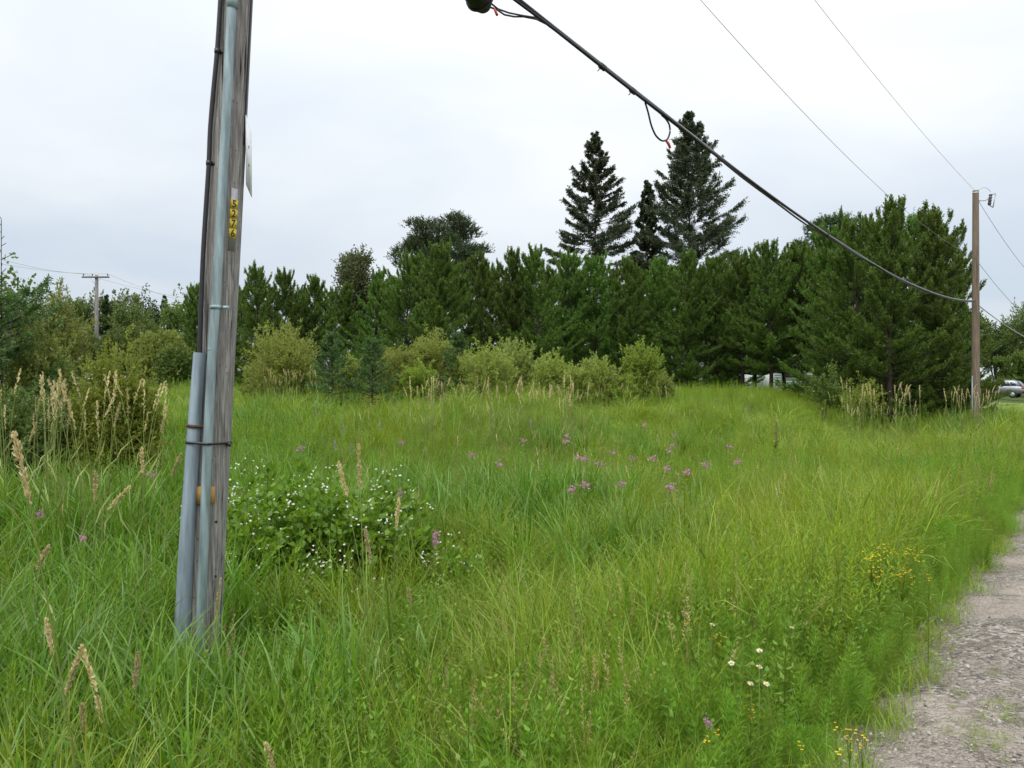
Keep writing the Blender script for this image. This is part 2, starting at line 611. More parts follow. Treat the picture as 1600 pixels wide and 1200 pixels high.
def soil_mat():
    m, t, out = newmat('field_soil')
    p = N(t, 'ShaderNodeBsdfPrincipled')
    tcn = N(t, 'ShaderNodeTexCoord')
    n1 = N(t, 'ShaderNodeTexNoise')
    setin(n1, Scale=1.1, Detail=6.0, Roughness=0.6)
    t.links.new(tcn.outputs['Object'], n1.inputs['Vector'])
    n2 = N(t, 'ShaderNodeTexNoise')
    setin(n2, Scale=28.0, Detail=5.0, Roughness=0.7)
    t.links.new(tcn.outputs['Object'], n2.inputs['Vector'])
    c = ramp(t, n1.outputs[0], [(0.3, (0.035, 0.06, 0.016)), (0.7, (0.075, 0.10, 0.026))])
    c2 = ramp(t, n2.outputs[0], [(0.3, (0.03, 0.03, 0.014)), (0.75, (0.10, 0.135, 0.035))])
    # gravel thins out into the soil a little way past the road edge
    sx = N(t, 'ShaderNodeSeparateXYZ')
    t.links.new(tcn.outputs['Object'], sx.inputs[0])
    ud = mathn(t, 'ADD', mathn(t, 'ADD', mathn(t, 'MULTIPLY', mathn(t, 'SUBTRACT', sx.outputs[0], 1.56), -0.787), mathn(t, 'MULTIPLY', mathn(t, 'SUBTRACT', sx.outputs[1], 3.47), 0.617)),
               mathn(t, 'MULTIPLY', mathn(t, 'SUBTRACT', n2.outputs[0], 0.5), 0.5))
    gcol, gh, _ = gravel_nodes(t, tcn)
    gf = ramp(t, ud, [(0.16, 1.0), (0.42, 0.0)])
    t.links.new(mixc(t, gf, mixc(t, 0.5, c, c2), gcol), p.inputs['Base Color'])
    p.inputs['Roughness'].default_value = 0.95
    p.inputs['Specular IOR Level'].default_value = 0.1
    b = N(t, 'ShaderNodeBump')
    b.inputs['Strength'].default_value = 0.7
    b.inputs['Distance'].default_value = 0.05
    t.links.new(n2.outputs[0], b.inputs['Height'])
    t.links.new(b.outputs[0], p.inputs['Normal'])
    t.links.new(p.outputs[0], out.inputs[0])
    return m


mb = MB()
mb.add(np.stack([GX, GY, GZ], -1).reshape(-1, 3), Q)
ground = mb.obj('ground', soil_mat(), smooth=True)
tag(ground, 'overgrown field ground under the tall grass', 'ground', kind='structure')


# gravel road: its own sheet with a ragged edge
def gravel_mat():
    m, t, out = newmat('gravel')
    p = N(t, 'ShaderNodeBsdfPrincipled')
    tcn = N(t, 'ShaderNodeTexCoord')
    base, h, _ = gravel_nodes(t, tcn)
    t.links.new(base, p.inputs['Base Color'])
    p.inputs['Roughness'].default_value = 0.9
    p.inputs['Specular IOR Level'].default_value = 0.2
    b = N(t, 'ShaderNodeBump')
    b.inputs['Strength'].default_value = 1.0
    b.inputs['Distance'].default_value = 0.016
    t.links.new(h, b.inputs['Height'])
    t.links.new(b.outputs[0], p.inputs['Normal'])
    t.links.new(p.outputs[0], out.inputs[0])
    return m


along = np.concatenate([np.arange(-25, 30, 0.2), np.arange(30, 140, 1.5), np.arange(140, 320, 8)])
edge = 0.10 + 0.10 * wav(along, along * 0, 0.8, 2) + 0.09 * wav(along, along * 0, 2.5, 4)
cols = np.concatenate([[0.0], np.linspace(0.1, 2.4, 18), np.linspace(2.7, 7.2, 10)])
AL, CC = np.meshgrid(along, cols, indexing='ij')
UU = edge[:, None] * np.clip(1 - CC, 0, 1) - CC
RX = R0[0] + RD[0] * AL + RN[0] * UU
RY = R0[1] + RD[1] * AL + RN[1] * UU
fx = 0.012 * wav(RX, RY, 0.35, 5) + 0.02 * wav(RX, RY, 1.3, 6)
RZ = ground_z(RX, RY) + 0.03 + fx - 0.05 * (1 - sm(0.0, 0.35, CC))
n1, n2 = AL.shape
i = np.arange(n1 - 1)[:, None] * n2
j = np.arange(n2 - 1)[None, :]
Q = np.stack([i + j, i + j + 1, i + n2 + j + 1, i + n2 + j], -1).reshape(-1, 4)
mb = MB()
mb.add(np.stack([RX, RY, RZ], -1).reshape(-1, 3), Q[:, ::-1])
road = mb.obj('gravel_road', gravel_mat(), smooth=True)
tag(road, 'grey gravel road shoulder along the right of the field', 'road', kind='structure')


def lawn_mat():
    return plain('mown_lawn', (0.12, 0.19, 0.04), 0.9, 0, 0.3, 6, 0.5, 0.1)


# mown lawn behind the pines
lx = np.linspace(0.0, 46, 60)
ly = np.linspace(33.5, 66, 50)
LX, LY = np.meshgrid(lx, ly)
keep_u = udist(LX, LY)
LZ = ground_z(LX, LY) + 0.05
i = np.arange(49)[:, None] * 60
j = np.arange(59)[None, :]
Q = np.stack([i + j, i + j + 1, i + 61, i + 60 + j], -1) if False else np.stack([i + j, i + j + 1, i + 60 + j + 1, i + 60 + j], -1)
ok = udist(LX, LY)[:-1, :-1] > 1.5
mb = MB()
mb.add(np.stack([LX, LY, LZ], -1).reshape(-1, 3), Q[ok].reshape(-1, 4))
tag(mb.obj('lawn', lawn_mat(), smooth=True), 'mown lawn seen between the pine trunks', 'lawn', kind='structure')

# ------------------------------------------------------------------ near utility pole
PD = 5.0


def pax(z):
    return np.array([-2.025 + 0.0566 * z, PD, z])


def prad(z):
    return 0.124 - 0.0058 * z


POLE_TOP = 9.3
gp = gz(-2.03, 5.0)
pole = thing('utility_pole', 'weathered grey wooden utility pole with numbers 5276, in the tall grass up close', 'utility pole', (-2.04, PD, gp))
o0 = np.array([-2.04, PD, gp])
mb = MB()
zz = np.linspace(gp - 0.4, POLE_TOP, 260)
SD = 72
ang = np.linspace(0, 2 * PI, SD, endpoint=False)
g = np.random.default_rng(11)
wob = np.ones((260, SD))
for k in range(26):                      # real checks running along the grain
    a0 = g.uniform(0, 2 * PI)
    zc0, zl = g.uniform(gp, 7), g.uniform(0.4, 1.8)
    wdt = g.uniform(0.03, 0.06)
    da = (ang[None, :] - a0 - 0.04 * np.sin(zz * 1.7 + k)[:, None] + PI) % (2 * PI) - PI
    wob -= g.uniform(0.03, 0.075) * np.exp(-(da / wdt) ** 2) * np.exp(-((zz[:, None] - zc0) / zl) ** 4)
wob += 0.018 * np.sin(3 * ang[None, :] + zz[:, None] * 0.8) + 0.012 * np.sin(5 * ang[None, :] - zz[:, None] * 1.9)
tube(mb, [pax(z) - o0 for z in zz], prad(zz), SD, True, wob)
mb.obj('shaft', M['pole'], pole, True)


def px3(px, py, d):
    return ray(px, py, d) - o0


# galvanised conduit on the face of the pole
mb = MB()
cp = [(365, -160), (362.5, 0), (352.5, 200), (341.5, 400), (336.5, 480), (331, 560), (324, 700), (318.5, 850), (313, 990), (311, 1090)]
pts = [px3(x, y, 4.836) for x, y in cp]
pts.insert(0, pax(8.6) + np.array([0.03, -0.11, 0]) - o0)
tube(mb, pts, 0.0285, 20)
mb.obj('steel_conduit', M['galv'], pole, True)
for (x, y, h, rr) in ((331, 546, .003, .0295), (363, 2, .045, .0325)):
    mb = MB()
    tube(mb, [px3(x, y, 4.836) - np.array([0, 0, h]), px3(x, y, 4.836) + np.array([0, 0, h])], rr, 20)
    mb.obj('coupling', M['galv'], pole, True)
for (x, y) in ((336.5, 480),):
    mb = MB()
    c = px3(x, y, 4.836)
    tube(mb, [c - np.array([0, 0, .012]), c + np.array([0, 0, .012])], 0.0325, 20)
    box(mb, c + np.array([0.052, 0.022, 0]), (0.05, 0.006, 0.024), (0, 0, 0.25))
    tube(mb, [c + np.array([0.058, 0.02, 0]), c + np.array([0.058, 0.008, 0])], 0.007, 8)
    mb.obj('clamp', M['galv'], pole)

# plastic conduit with an open top
mb = MB()
cp = [(312, 551), (306.5, 625), (301, 700), (291.5, 850), (284.5, 990), (281, 1080)]
pts = [px3(x, y, 4.865) for x, y in cp]
tube(mb, pts, [0.037, 0.039, 0.041, 0.045, 0.049, 0.051], 28, False)
tube(mb, pts[:3], [0.033, 0.035, 0.037], 28, False)
t_ = pts[0]
a = np.linspace(0, 2 * PI, 28, endpoint=False)
rim = np.vstack([t_ + 0.037 * np.stack([np.cos(a), np.sin(a), 0 * a], -1), t_ + 0.033 * np.stack([np.cos(a), np.sin(a), 0 * a], -1)])
mb.add(rim, [(k, (k + 1) % 28, 28 + (k + 1) % 28, 28 + k) for k in range(28)])
mb.obj('plastic_conduit', M['pvc'], pole, True)

# black riser cable
mb = MB()
cp = [(352, -140), (347, -60), (344.5, 0), (339.5, 80), (332.5, 150), (328, 205), (326.5, 255), (322, 320), (317, 400), (314, 480), (312.5, 545), (311, 610)]
pts = np.array([px3(x, y, 4.90 - 0.04 * sm(200, 560, y)) for x, y in cp])
pts = np.vstack([[pax(5.3) + np.array([-0.1, -0.06, 0]) - o0], pts])
tt = np.linspace(0, len(pts) - 1, 60)
ps = np.stack([np.interp(tt, np.arange(len(pts)), pts[:, k]) for k in range(3)], -1)
for _ in range(3):
    ps[1:-1] = (ps[:-2] + ps[1:-1] * 2 + ps[2:]) / 4
tube(mb, ps, 0.0145, 12)
mb.obj('riser_cable', M['rubber'], pole, True)
for (x, y, d) in ((339.5, 80, 4.9), (326.5, 255, 4.9)):
    mb = MB()
    c = px3(x, y, d)
    tube(mb, [c - np.array([0, 0, .014]), c + np.array([0, 0, .014])], 0.0185, 12)
    box(mb, c + np.array([0.028, 0.01, 0]), (0.03, 0.012, 0.02))
    mb.obj('cable_clip', M['rubber'], pole)

# ground wire on the right of the shaft
mb = MB()
pts = [pax(z) - o0 + prad(z) * 1.03 * np.array([math.cos(R(-12)), math.sin(R(-12)), 0]) for z in np.linspace(3.2, 8.8, 40)]
tube(mb, pts, 0.006, 6)
mb.obj('ground_wire', M['rubber'], pole, True)


# bands
def hull(P):
    P = sorted(map(tuple, P))

    def half(P):
        h = []
        for p in P:
            while len(h) > 1 and (h[-1][0] - h[-2][0]) * (p[1] - h[-2][1]) - (h[-1][1] - h[-2][1]) * (p[0] - h[-2][0]) <= 0:
                h.pop()
            h.append(p)
        return h
    return half(P)[:-1] + half(P[::-1])[:-1]


def circ(c, r, n=40):
    a = np.linspace(0, 2 * PI, n, endpoint=False)
    return [(c[0] + r * math.cos(k), c[1] + r * math.sin(k)) for k in a]


def band(name, z, circles, h, mat, tilt=0.0):
    P = []
    for c, r in circles:
        P += circ(c, r)
    H = np.array(hull(P))
    n = len(H)
    cen = H.mean(0)
    out = cen + (H - cen) * 1.0 + norm(H - cen) * 0.004
    V = []
    for ring, dz in ((out, -h / 2), (out, h / 2), (H, h / 2), (H, -h / 2)):
        V += [(p[0] - o0[0], p[1] - o0[1], z + dz + tilt * (p[0] - cen[0]) - o0[2]) for p in ring]
    Qs = []
    for a_, b_ in ((0, 1), (1, 2), (2, 3), (3, 0)):
        Qs += [(a_ * n + k, a_ * n + (k + 1) % n, b_ * n + (k + 1) % n, b_ * n + k) for k in range(n)]
    m_ = MB()
    m_.add(V, Qs)
    return m_.obj(name, mat, pole)


def pvcpos(y):
    x = np.interp(y, [551, 625, 700, 850, 990], [312, 306.5, 301, 291.5, 284.5])
    p = ray(x, y, 4.865)
    return (p[0], p[1]), np.interp(y, [551, 700, 850, 990], [.037, .041, .045, .049])


def conpos(y):
    x = np.interp(y, [480, 560, 700, 850, 990], [336.5, 331, 324, 318.5, 313])
    p = ray(x, y, 4.836)
    return (p[0], p[1])


zb = EYE - 92 / FPX * 4.86
c, r = pvcpos(692)
band('band', zb, [(c, r + .003), (conpos(692), .031), ((pax(zb)[0], PD), prad(zb) + .003)], 0.016, M['rubber'], -0.06)
zb2 = EYE - 66 / FPX * 4.86
c, r = pvcpos(666)
band('rusty_strap', zb2, [(c, r + .003), ((c[0] + .05, c[1] + .03), .02)], 0.02, M['rust'], -0.12)
mb = MB()                                            # knot of the black band
kx = pax(zb)[0] + prad(zb) - o0[0]
tube(mb, [(kx - .004, -.05, zb - o0[2] - .02), (kx + .014, -.05, zb - o0[2] - .012), (kx + .02, -.05, zb - o0[2] - .03)], .011, 8)
mb.obj('band_buckle', M['rubber'], pole)

# ochre plate behind the conduit
mb = MB()
p0 = px3(321, 774, 4.869)
box(mb, p0, (0.118, 0.003, 0.112), (0, 0, 0.02))
mb.obj('ochre_plate', M['ochre'], pole)

# yellow number tags on a metal strip, turned to the road
TA = R(-42)                                           # direction the tags face


def tagpos(z, off):
    d = np.array([math.cos(TA), math.sin(TA), 0])
    return pax(z) - o0 + d * (prad(z) * 1.0 + off)


zs0 = EYE + 281 / FPX * 4.92
mb = MB()
TX = np.array([math.cos(TA), math.sin(TA), 0])
TZ = norm(np.array([0.0566, 0, 1.0]))
TX = norm(TX - TZ * TX.dot(TZ))
TROT = Matrix((tuple(TX), tuple(np.cross(TZ, TX)), tuple(TZ))).transposed().to_euler()
box(mb, (0, 0, 0), (0.003, 0.045, 0.40))
ts = mb.obj('tag_strip', M['alu'], pole)
ts.location = tagpos(zs0 - .098, 0.003)
ts.rotation_euler = TROT
for k, dg in enumerate('5276'):
    z = zs0 - k * 0.0625
    pos = tagpos(z, 0.0075)
    mb = MB()
    box(mb, (0, 0, 0), (0.0025, 0.050, 0.061))
    tg = mb.obj('number_tag', M['yellow'], pole)
    tg.location = pos
    tg.rotation_euler = TROT
    cu = bpy.data.curves.new('digit', 'FONT')
    cu.body = dg
    cu.size = 0.066
    cu.align_x = 'CENTER'
    cu.align_y = 'CENTER'
    cu.extrude = 0.0006
    cu.offset = 0.0012
    tmp = bpy.data.objects.new('digit', cu)
    COL.objects.link(tmp)
    bpy.context.view_layer.update()
    dm = bpy.data.meshes.new_from_object(tmp.evaluated_get(bpy.context.evaluated_depsgraph_get()))
    bpy.data.objects.remove(tmp)
    dm.materials.clear()
    dm.materials.append(M['black'])
    do = bpy.data.objects.new('digit', dm)
    COL.objects.link(do)
    do.parent = tg
    do.location = (0.0020, 0, 0)
    do.rotation_euler = (R(90), 0, R(90))
    do.scale = (0.86, 1, 1)

# white plate seen almost edge-on
nrm = np.array([0.969, 0.248, 0])
tdir = np.array([-0.248, 0.969, 0])
zc0 = 3.18
pc = pax(zc0) + nrm * (prad(zc0) + 0.006) + tdir * 0.175
mb = MB()
box(mb, (0, 0, 0), (0.004, 0.45, 0.445))
sp = mb.obj('sign_plate', M['white'], pole)
sp.location = pc - o0
sp.rotation_euler = (0.05, 0, math.atan2(nrm[1], nrm[0]))
for dz in (0.06, -0.06):
    mb = MB()
    tube(mb, [(0.001, -0.06, dz), (0.008, -0.06, dz)], 0.011, 10)
    mb.obj('bolt', M['alu'], sp)
# bolt holes low on the shaft
for (x, y) in ((336, 816), (334, 902), (349, 210)):
    z = EYE - (y - 600) / FPX * 4.9
    dx = (x - 800) / FPX * 4.9 - pax(z)[0]
    aa = math.asin(max(-.95, min(.95, dx / prad(z))))
    d = np.array([math.sin(aa), -math.cos(aa), 0])
    c = pax(z) - o0 + d * prad(z) * 1.01
    mb = MB()
    tube(mb, [c - d * 0.012, c + d * 0.002], 0.008, 10)
    mb.obj('bolt_hole', M['black'], pole)

# ------------------------------------------------------------------ second pole
P2 = np.array([16.3, 27.0, gz(16.3, 27.0)])
pole2 = thing('utility_pole', 'brown wooden utility pole beside the pines, taller of the two along the road', 'utility pole', tuple(P2))
pole2['label'] = 'slim brown utility pole standing at the right edge in front of the pines'
mb = MB()
zz = np.linspace(-0.4, 8.45 - P2[2], 60)
tube(mb, [(0, 0, z) for z in zz], np.interp(zz, [0, 8.6], [0.142, 0.098]), 24)
mb.obj('shaft', M['pole_brown'], pole2, True)
zt = 8.45 - P2[2]
mb = MB()
tube(mb, [(0.09, 0, zt - .36), (0.3, -.05, zt - .36), (0.42, -.05, zt - .30)], 0.018, 8)
mb.obj('bracket_arm', M['alu'], pole2, True)
mb = MB()
tube(mb, [(0.45, -.05, zt - .52), (0.50, -.05, zt - .15)], [.05, .05], 10)
for q in range(4):
    c = np.array([0.455 + q * .014, -.05, zt - .48 + q * .1])
    tube(mb, [c, c + np.array([0, 0, .03])], .062, 10)
mb.obj('insulator', M['ceramic'], pole2, True)
mb = MB()
tube(mb, [(0.50, -.05, zt - .14), (0.67, -.05, zt - .12), (0.66, -.05, zt - .2)], .02, 8)
tube(mb, [(0.66, -.05, zt - .16), (0.58, -.05, zt - .6)], .017, 8)
tube(mb, [(0.46, -.05, zt - .53), (0.58, -.05, zt - .6)], .02, 8)
mb.obj('fuse_cutout', M['alu'], pole2, True)
mb = MB()
a = np.linspace(0, 1, 14)
tube(mb, np.stack([0.05 + 0.47 * a, -0.03 + 0 * a, zt - .03 + .17 * np.sin(a * PI * .9) - .08 * a], -1), .007, 5)
mb.obj('jumper_wire', M['wire'], pole2, True)
mb = MB()
tube(mb, [(-.165, -.08, -.2), (-.165, -.08, 1.9)], .024, 10)
mb.obj('conduit', M['pvc'], pole2, True)
mb = MB()
tube(mb, [(0, 0, zt - .12), (0, 0, zt - .06)], [.103, .103], 20)
mb.obj('cap_band', M['alu'], pole2, True)

# far pole with a crossarm
fx_, fy_ = (151 - 800) / FPX * 65, 65.0
fg = gz(fx_, fy_)
pole3 = thing('utility_pole', 'distant grey utility pole with a crossarm above the left willows', 'utility pole', (fx_, fy_, fg))
zt3 = EYE + 170 / FPX * 65 - fg
mb = MB()
tube(mb, [(0, 0, -.3), (0, 0, zt3)], [.19, .135], 14)
mb.obj('shaft', M['pole_grey'], pole3, True)
mb = MB()
box(mb, (0, -.16, zt3 - .18), (2.3, .11, .13))
mb.obj('crossarm', M['pole_grey'], pole3)
for s in (-1, 1):
    mb = MB()
    tube(mb, [(s * .04, -.2, zt3 - .75), (s * .5, -.2, zt3 - .24)], .014, 6)
    mb.obj('brace', M['alu'], pole3)
for x in (-1.02, -.28, 1.02):
    mb = MB()
    tube(mb, [(x, -.16, zt3 - .12), (x, -.16, zt3 - .02)], .014, 6)
    tube(mb, [(x, -.16, zt3 - .04), (x, -.16, zt3 + .01), (x, -.16, zt3 + .06), (x, -.16, zt3 + .1)], [.05, .06, .045, .03], 8)
    mb.obj('insulator', M['ceramic'], pole3)

# ------------------------------------------------------------------ lines
LA = np.array([-1.9, 5.0])
LB = np.array([16.3, 27.0])


def lpt(t, z, off=0.0):
    p = LA + (LB - LA) * t
    d = norm(LB - LA)
    return np.array([p[0] - d[1] * off, p[1] + d[0] * off, z])


kt = np.array([0.0, .108, .192, .29, .4475, .619, .8366, 1.0])
kz = np.array([5.72, 5.33, 5.11, 4.79, 4.37, 4.20, 4.32, 4.55])
cf = np.polyfit(kt, kz, 3)
zmain = lambda t: np.polyval(cf, t)
T_ = np.linspace(0.0, 0.993, 150)
main = thing('overhead_cable', 'thick black bundled telephone cable sagging between the two roadside poles', 'cable', tuple(lpt(0, 5.72)))
mo = np.array(lpt(0, 5.72))
mb = MB()
tube(mb, [lpt(t, zmain(t)) - mo for t in T_], 0.0215, 10)
mb.obj('main_cable', M['cable'], main, True)
mb = MB()
tube(mb, [lpt(t, zmain(t) - 0.026 - .012 * math.sin(t * 21) + .008 * math.sin(t * 60), 0.026 * math.cos(t * 17)) - mo for t in T_], 0.0145, 8)
mb.obj('lashed_cable', M['cable'], main, True)
mb = MB()
tube(mb, [lpt(t, zmain(t) + .026, 0.01 * math.sin(t * 23)) - mo for t in T_], 0.0085, 6)
mb.obj('support_strand', M['greycable'], main, True)
for t in (.158, .181, .43):
    mb = MB()
    c = lpt(t, zmain(t)) - mo
    c2 = lpt(t + .003, zmain(t + .003)) - mo
    tube(mb, [c, c2], 0.034, 10)
    tube(mb, [c + np.array([0, 0, -.03]), c + np.array([-.03, 0, -.065])], .006, 5)
    mb.obj('cable_tie', M['rubber'], main)
# slack loop with a red flag
mb = MB()
lp = [(1008, 160), (1013, 176), (1017, 195), (1024, 212), (1034, 221), (1043, 219), (1047.5, 206), (1046, 194), (1040, 185), (1034, 180)]


def online(px, py):
    q = (px - 800) / FPX
    t = (q * LA[1] - LA[0]) / ((LB - LA)[0] - q * (LB - LA)[1])
    Y = LA[1] + (LB - LA)[1] * t
    return ray(px, py, Y)


pts = np.array([online(*p) for p in lp]) - mo
tt = np.linspace(0, len(pts) - 1, 50)
ps = np.stack([np.interp(tt, np.arange(len(pts)), pts[:, k]) for k in range(3)], -1)
for _ in range(5):
    ps[1:-1] = (ps[:-2] + ps[1:-1] * 2 + ps[2:]) / 4
tube(mb, ps, 0.0115, 8)
mb.obj('slack_loop', M['cable'], main, True)
mb = MB()
a_ = online(1041, 220) - mo
b_ = online(1047, 231) - mo
tube(mb, [a_, (a_ + b_) / 2 + np.array([.004, 0, .006]), b_], [.016, .02, .017], 6)
mb.obj('marker_flag', M['redtag'], main)

# splice case hanging below the cable near the pole
clo = thing('splice_case', 'black dome splice case hanging beside the cable at the top edge', 'splice case', tuple(ray(752, 6, 7.0)))
co = ray(752, 6, 7.0)
dr = norm(ray(715, -75, 6.4) - ray(756, 8, 7.0))
e0 = ray(757, 12, 7.0)
mb = MB()
prof = [(0, .0), (0.0, .062), (.02, .075), (.06, .085), (.065, .10), (.10, .115), (.12, .125), (.5, .125), (.55, .105), (.6, .03)]
tube(mb, [e0 + dr * a - co for a, _ in prof], [r for _, r in prof], 20)
mb.obj('dome', M['cable'], clo, True)
mb = MB()
tube(mb, [e0 + dr * .112 - co, e0 + dr * .132 - co], .132, 20)
mb.obj('clamp_ring', M['rubber'], clo, True)
for k, seq in enumerate(([(768, 6), (778, 14), (795, 20), (815, 24), (835, 27), (852, 35)], [(765, 11), (776, 15), (788, 23), (803, 26), (818, 26), (838, 30), (856, 39)])):
    mb = MB()
    dd = np.linspace(7.0, 8.02, len(seq))
    tube(mb, [ray(x, y, d) - co for (x, y), d in zip(seq, dd)], .009, 7)
    mb.obj('lead_cable', M['cable'], clo, True)
mb = MB()
tube(mb, [ray(772, 13, 7.05) - co, ray(777, 24, 7.05) - co], [.01, .014], 6)
mb.obj('marker_flag', M['redtag'], clo)
for s in (.15, .45):
    mb = MB()
    q = e0 + dr * s
    tube(mb, [q - co, q + np.array([.05, .0, .22]) - co], .008, 6)
    mb.obj('hanger', M['alu'], clo)


def wire(name, pts, r, mat, label, sides=5):
    P = np.array(pts)
    mb_ = MB()
    tube(mb_, P - P[0], r, sides)
    o_ = mb_.obj(name, mat, None, True)
    o_.location = P[0]
    tag(o_, label, 'wire')
    return o_


cf1 = np.polyfit([.2446, .584, 1.0], [6.84, 6.04, 6.10], 2)
wire('overhead_wire', [lpt(t, np.polyval(cf1, t)) for t in np.linspace(0, 1, 80)], 0.0045, M['wire'], 'thin wire crossing the sky above the thick cable and ending behind the tall pine')
cf2 = np.polyfit([.4064, .70, 1.0], [8.62, 8.40, 8.42], 2)
wire('overhead_wire', [lpt(t, np.polyval(cf2, t)) for t in np.linspace(0, 1, 80)], 0.0045, M['wire'], 'thin wire at the upper right running to the top of the brown pole')
L2 = np.array([36.5, 49.0])


def lpt2(t, z):
    p = LB + (L2 - LB) * t
    return np.array([p[0], p[1], z])


def span(z0, zm, z1, n=40):
    c_ = np.polyfit([0, .5, 1], [z0, zm, z1], 2)
    return [lpt2(t, np.polyval(c_, t)) for t in np.linspace(0, 1, n)]


wire('overhead_wire', span(8.25, 6.3, 6.6), 0.008, M['wire'], 'thin wire falling from the top of the brown pole to the right edge')
wire('overhead_wire', span(6.05, 4.3, 4.9), 0.008, M['wire'], 'lower thin wire running right from the middle of the brown pole')
wire('overhead_wire', span(4.5, 3.55, 4.1), 0.018, M['greycable'], 'grey cable sagging right from the brown pole over the parked car', 7)
# wires of the far line
for k, (x, zo) in enumerate(((-1.02, 0), (1.02, 0))):
    base = np.array([fx_ + x, fy_ - .16, fg + zt3 + .09])
    e1 = ray(-60, 385 + 14 * k, 50 + 2 * k)
    e2 = ray(330, 471 + 10 * k, 84 + 2 * k)
    pts = []
    for t in np.linspace(0, 1, 16):
        pts.append(e1 + (base - e1) * t - np.array([0, 0, .35 * 4 * t * (1 - t)]))
    for t in np.linspace(0, 1, 16)[1:]:
        pts.append(base + (e2 - base) * t - np.array([0, 0, .3 * 4 * t * (1 - t)]))
    wire('overhead_wire', pts, 0.011, M['wire'], ['faint upper wire over the left end of the distant crossarm', 'faint lower wire over the right end of the distant crossarm'][k])

# ------------------------------------------------------------------ conifers


def needles(mb, B, D, L, n_per, nl, nw, spread, g, start=0.0):
    """brush-like shoots: B base, D axis, L length"""
    m = len(B)
    D = norm(D)
    s = np.tile(np.linspace(start, 1.0, n_per), (m, 1)) + g.uniform(-.03, .03, (m, n_per))
    P = B[:, None, :] + D[:, None, :] * (L[:, None] * s)[:, :, None]
    rnd = norm(g.normal(size=(m, n_per, 3)))
    perp = norm(rnd - D[:, None, :] * (rnd * D[:, None, :]).sum(-1, keepdims=True))
    ND = norm(D[:, None, :] * math.cos(spread) + perp * math.sin(spread))
    leaves(mb, P.reshape(-1, 3), ND.reshape(-1, 3), nl * g.uniform(.75, 1.2, m * n_per), nw, fold=0.0, g=g)


def pine_mesh(seed, H=8.6, cb=0.35, Rm=2.05, dens=1.0, irregular=0.15):
    g = np.random.default_rng(seed)
    tr, cr = MB(), MB()
    bend = g.normal(0, .12, 2)
    pexp = g.uniform(.32, .46)
    trunk = lambda z: np.array([bend[0] * math.sin(z * .5), bend[1] * math.sin(z * .4), z])
    zz = np.linspace(-.3, H, 16)
    tube(tr, [trunk(z) for z in zz], np.interp(zz, [0, H], [.13, .014]), 9)
    SB, SDr, SL = [], [], []
    CB, CD, CL = [], [], []
    z = cb
    while z < H - .25:
        f = (z - cb) / (H - cb)
        prof = (1 - f) ** pexp * (0.80 + .20 * min(1, f / .25))
        for b in range(int(g.integers(5, 8))):
            az = g.uniform(0, 2 * PI)
            ln = max(.25, Rm * prof * g.uniform(1 - irregular * 2.2, 1 + irregular))
            el = R(4 + 50 * f ** 1.2) + g.normal(0, .10)
            hd = np.array([math.cos(az), math.sin(az), 0])
            n = 8
            p = trunk(z)
            pts = [p]
            for k in range(n):
                e = el + .65 * (k / n) ** 2
                p = p + (hd * math.cos(e) + np.array([0, 0, math.sin(e)])) * ln / n
                pts.append(p)
            pts = np.array(pts)
            tube(tr, pts, np.linspace(.028 * (1 - f) + .008, .006, n + 1), 4, False)
            nsh = int(max(6, ln * 17 * dens))
            for q in range(nsh):
                s = 1 - (g.uniform(0, 1) ** 1.1) * .9
                i0 = min(int(s * n), n - 1)
                w = s * n - i0
                bp = pts[i0] * (1 - w) + pts[i0 + 1] * w
                bd = norm(pts[i0 + 1] - pts[i0])
                side = np.cross(bd, [0, 0, 1.0]) * (1 if q % 2 else -1)
                up = g.uniform(.15, .75) + .4 * f
                dvec = norm(bd * .7 + side * g.uniform(.2, 1.0) + np.array([0, 0, up]))
                sl = g.uniform(.22, .42) * (0.7 + .5 * (1 - s))
                SB.append(bp + dvec * g.uniform(0, .30) * ln * .5 * (1 - s + .15))
                SDr.append(dvec)
                SL.append(sl)
            SB.append(pts[-1])
            SDr.append(norm(pts[-1] - pts[-2] + np.array([0, 0, .4])))
            SL.append(.3)
            for q in range(int(1 + 1.3 * f + g.uniform(0, 1))):
                i0 = n - q if q < 3 else n - 2
                CB.append(pts[i0] + g.normal(0, .05, 3))
                CD.append(norm((pts[-1] - pts[-2]) * (1.1 - f) * 3 + np.array([0, 0, .45 + .6 * f])))
                CL.append(g.uniform(.16, .36))
        z += g.uniform(.27, .40) * (1.0 - .25 * f)
    # candles at the top
    for k in range(9):
        a = g.uniform(0, 2 * PI)
        CB.append(trunk(H - g.uniform(.1, .9)) + np.array([math.cos(a), math.sin(a), 0]) * g.uniform(.05, .35))
        CD.append(np.array([math.cos(a) * .22, math.sin(a) * .22, 1.0]))
        CL.append(g.uniform(.4, .7))
    CB.append(trunk(H - .1))
    CD.append(np.array([0.02, 0, 1.0]))
    CL.append(.8)
    B, D, L = np.array(SB), np.array(SDr), np.array(SL)
    needles(cr, B, D, L, 13, .13, .043, R(42), g)
    needles(cr, np.array(CB), np.array(CD), np.array(CL), 22, .095, .03, R(30), g)
    return tr, cr


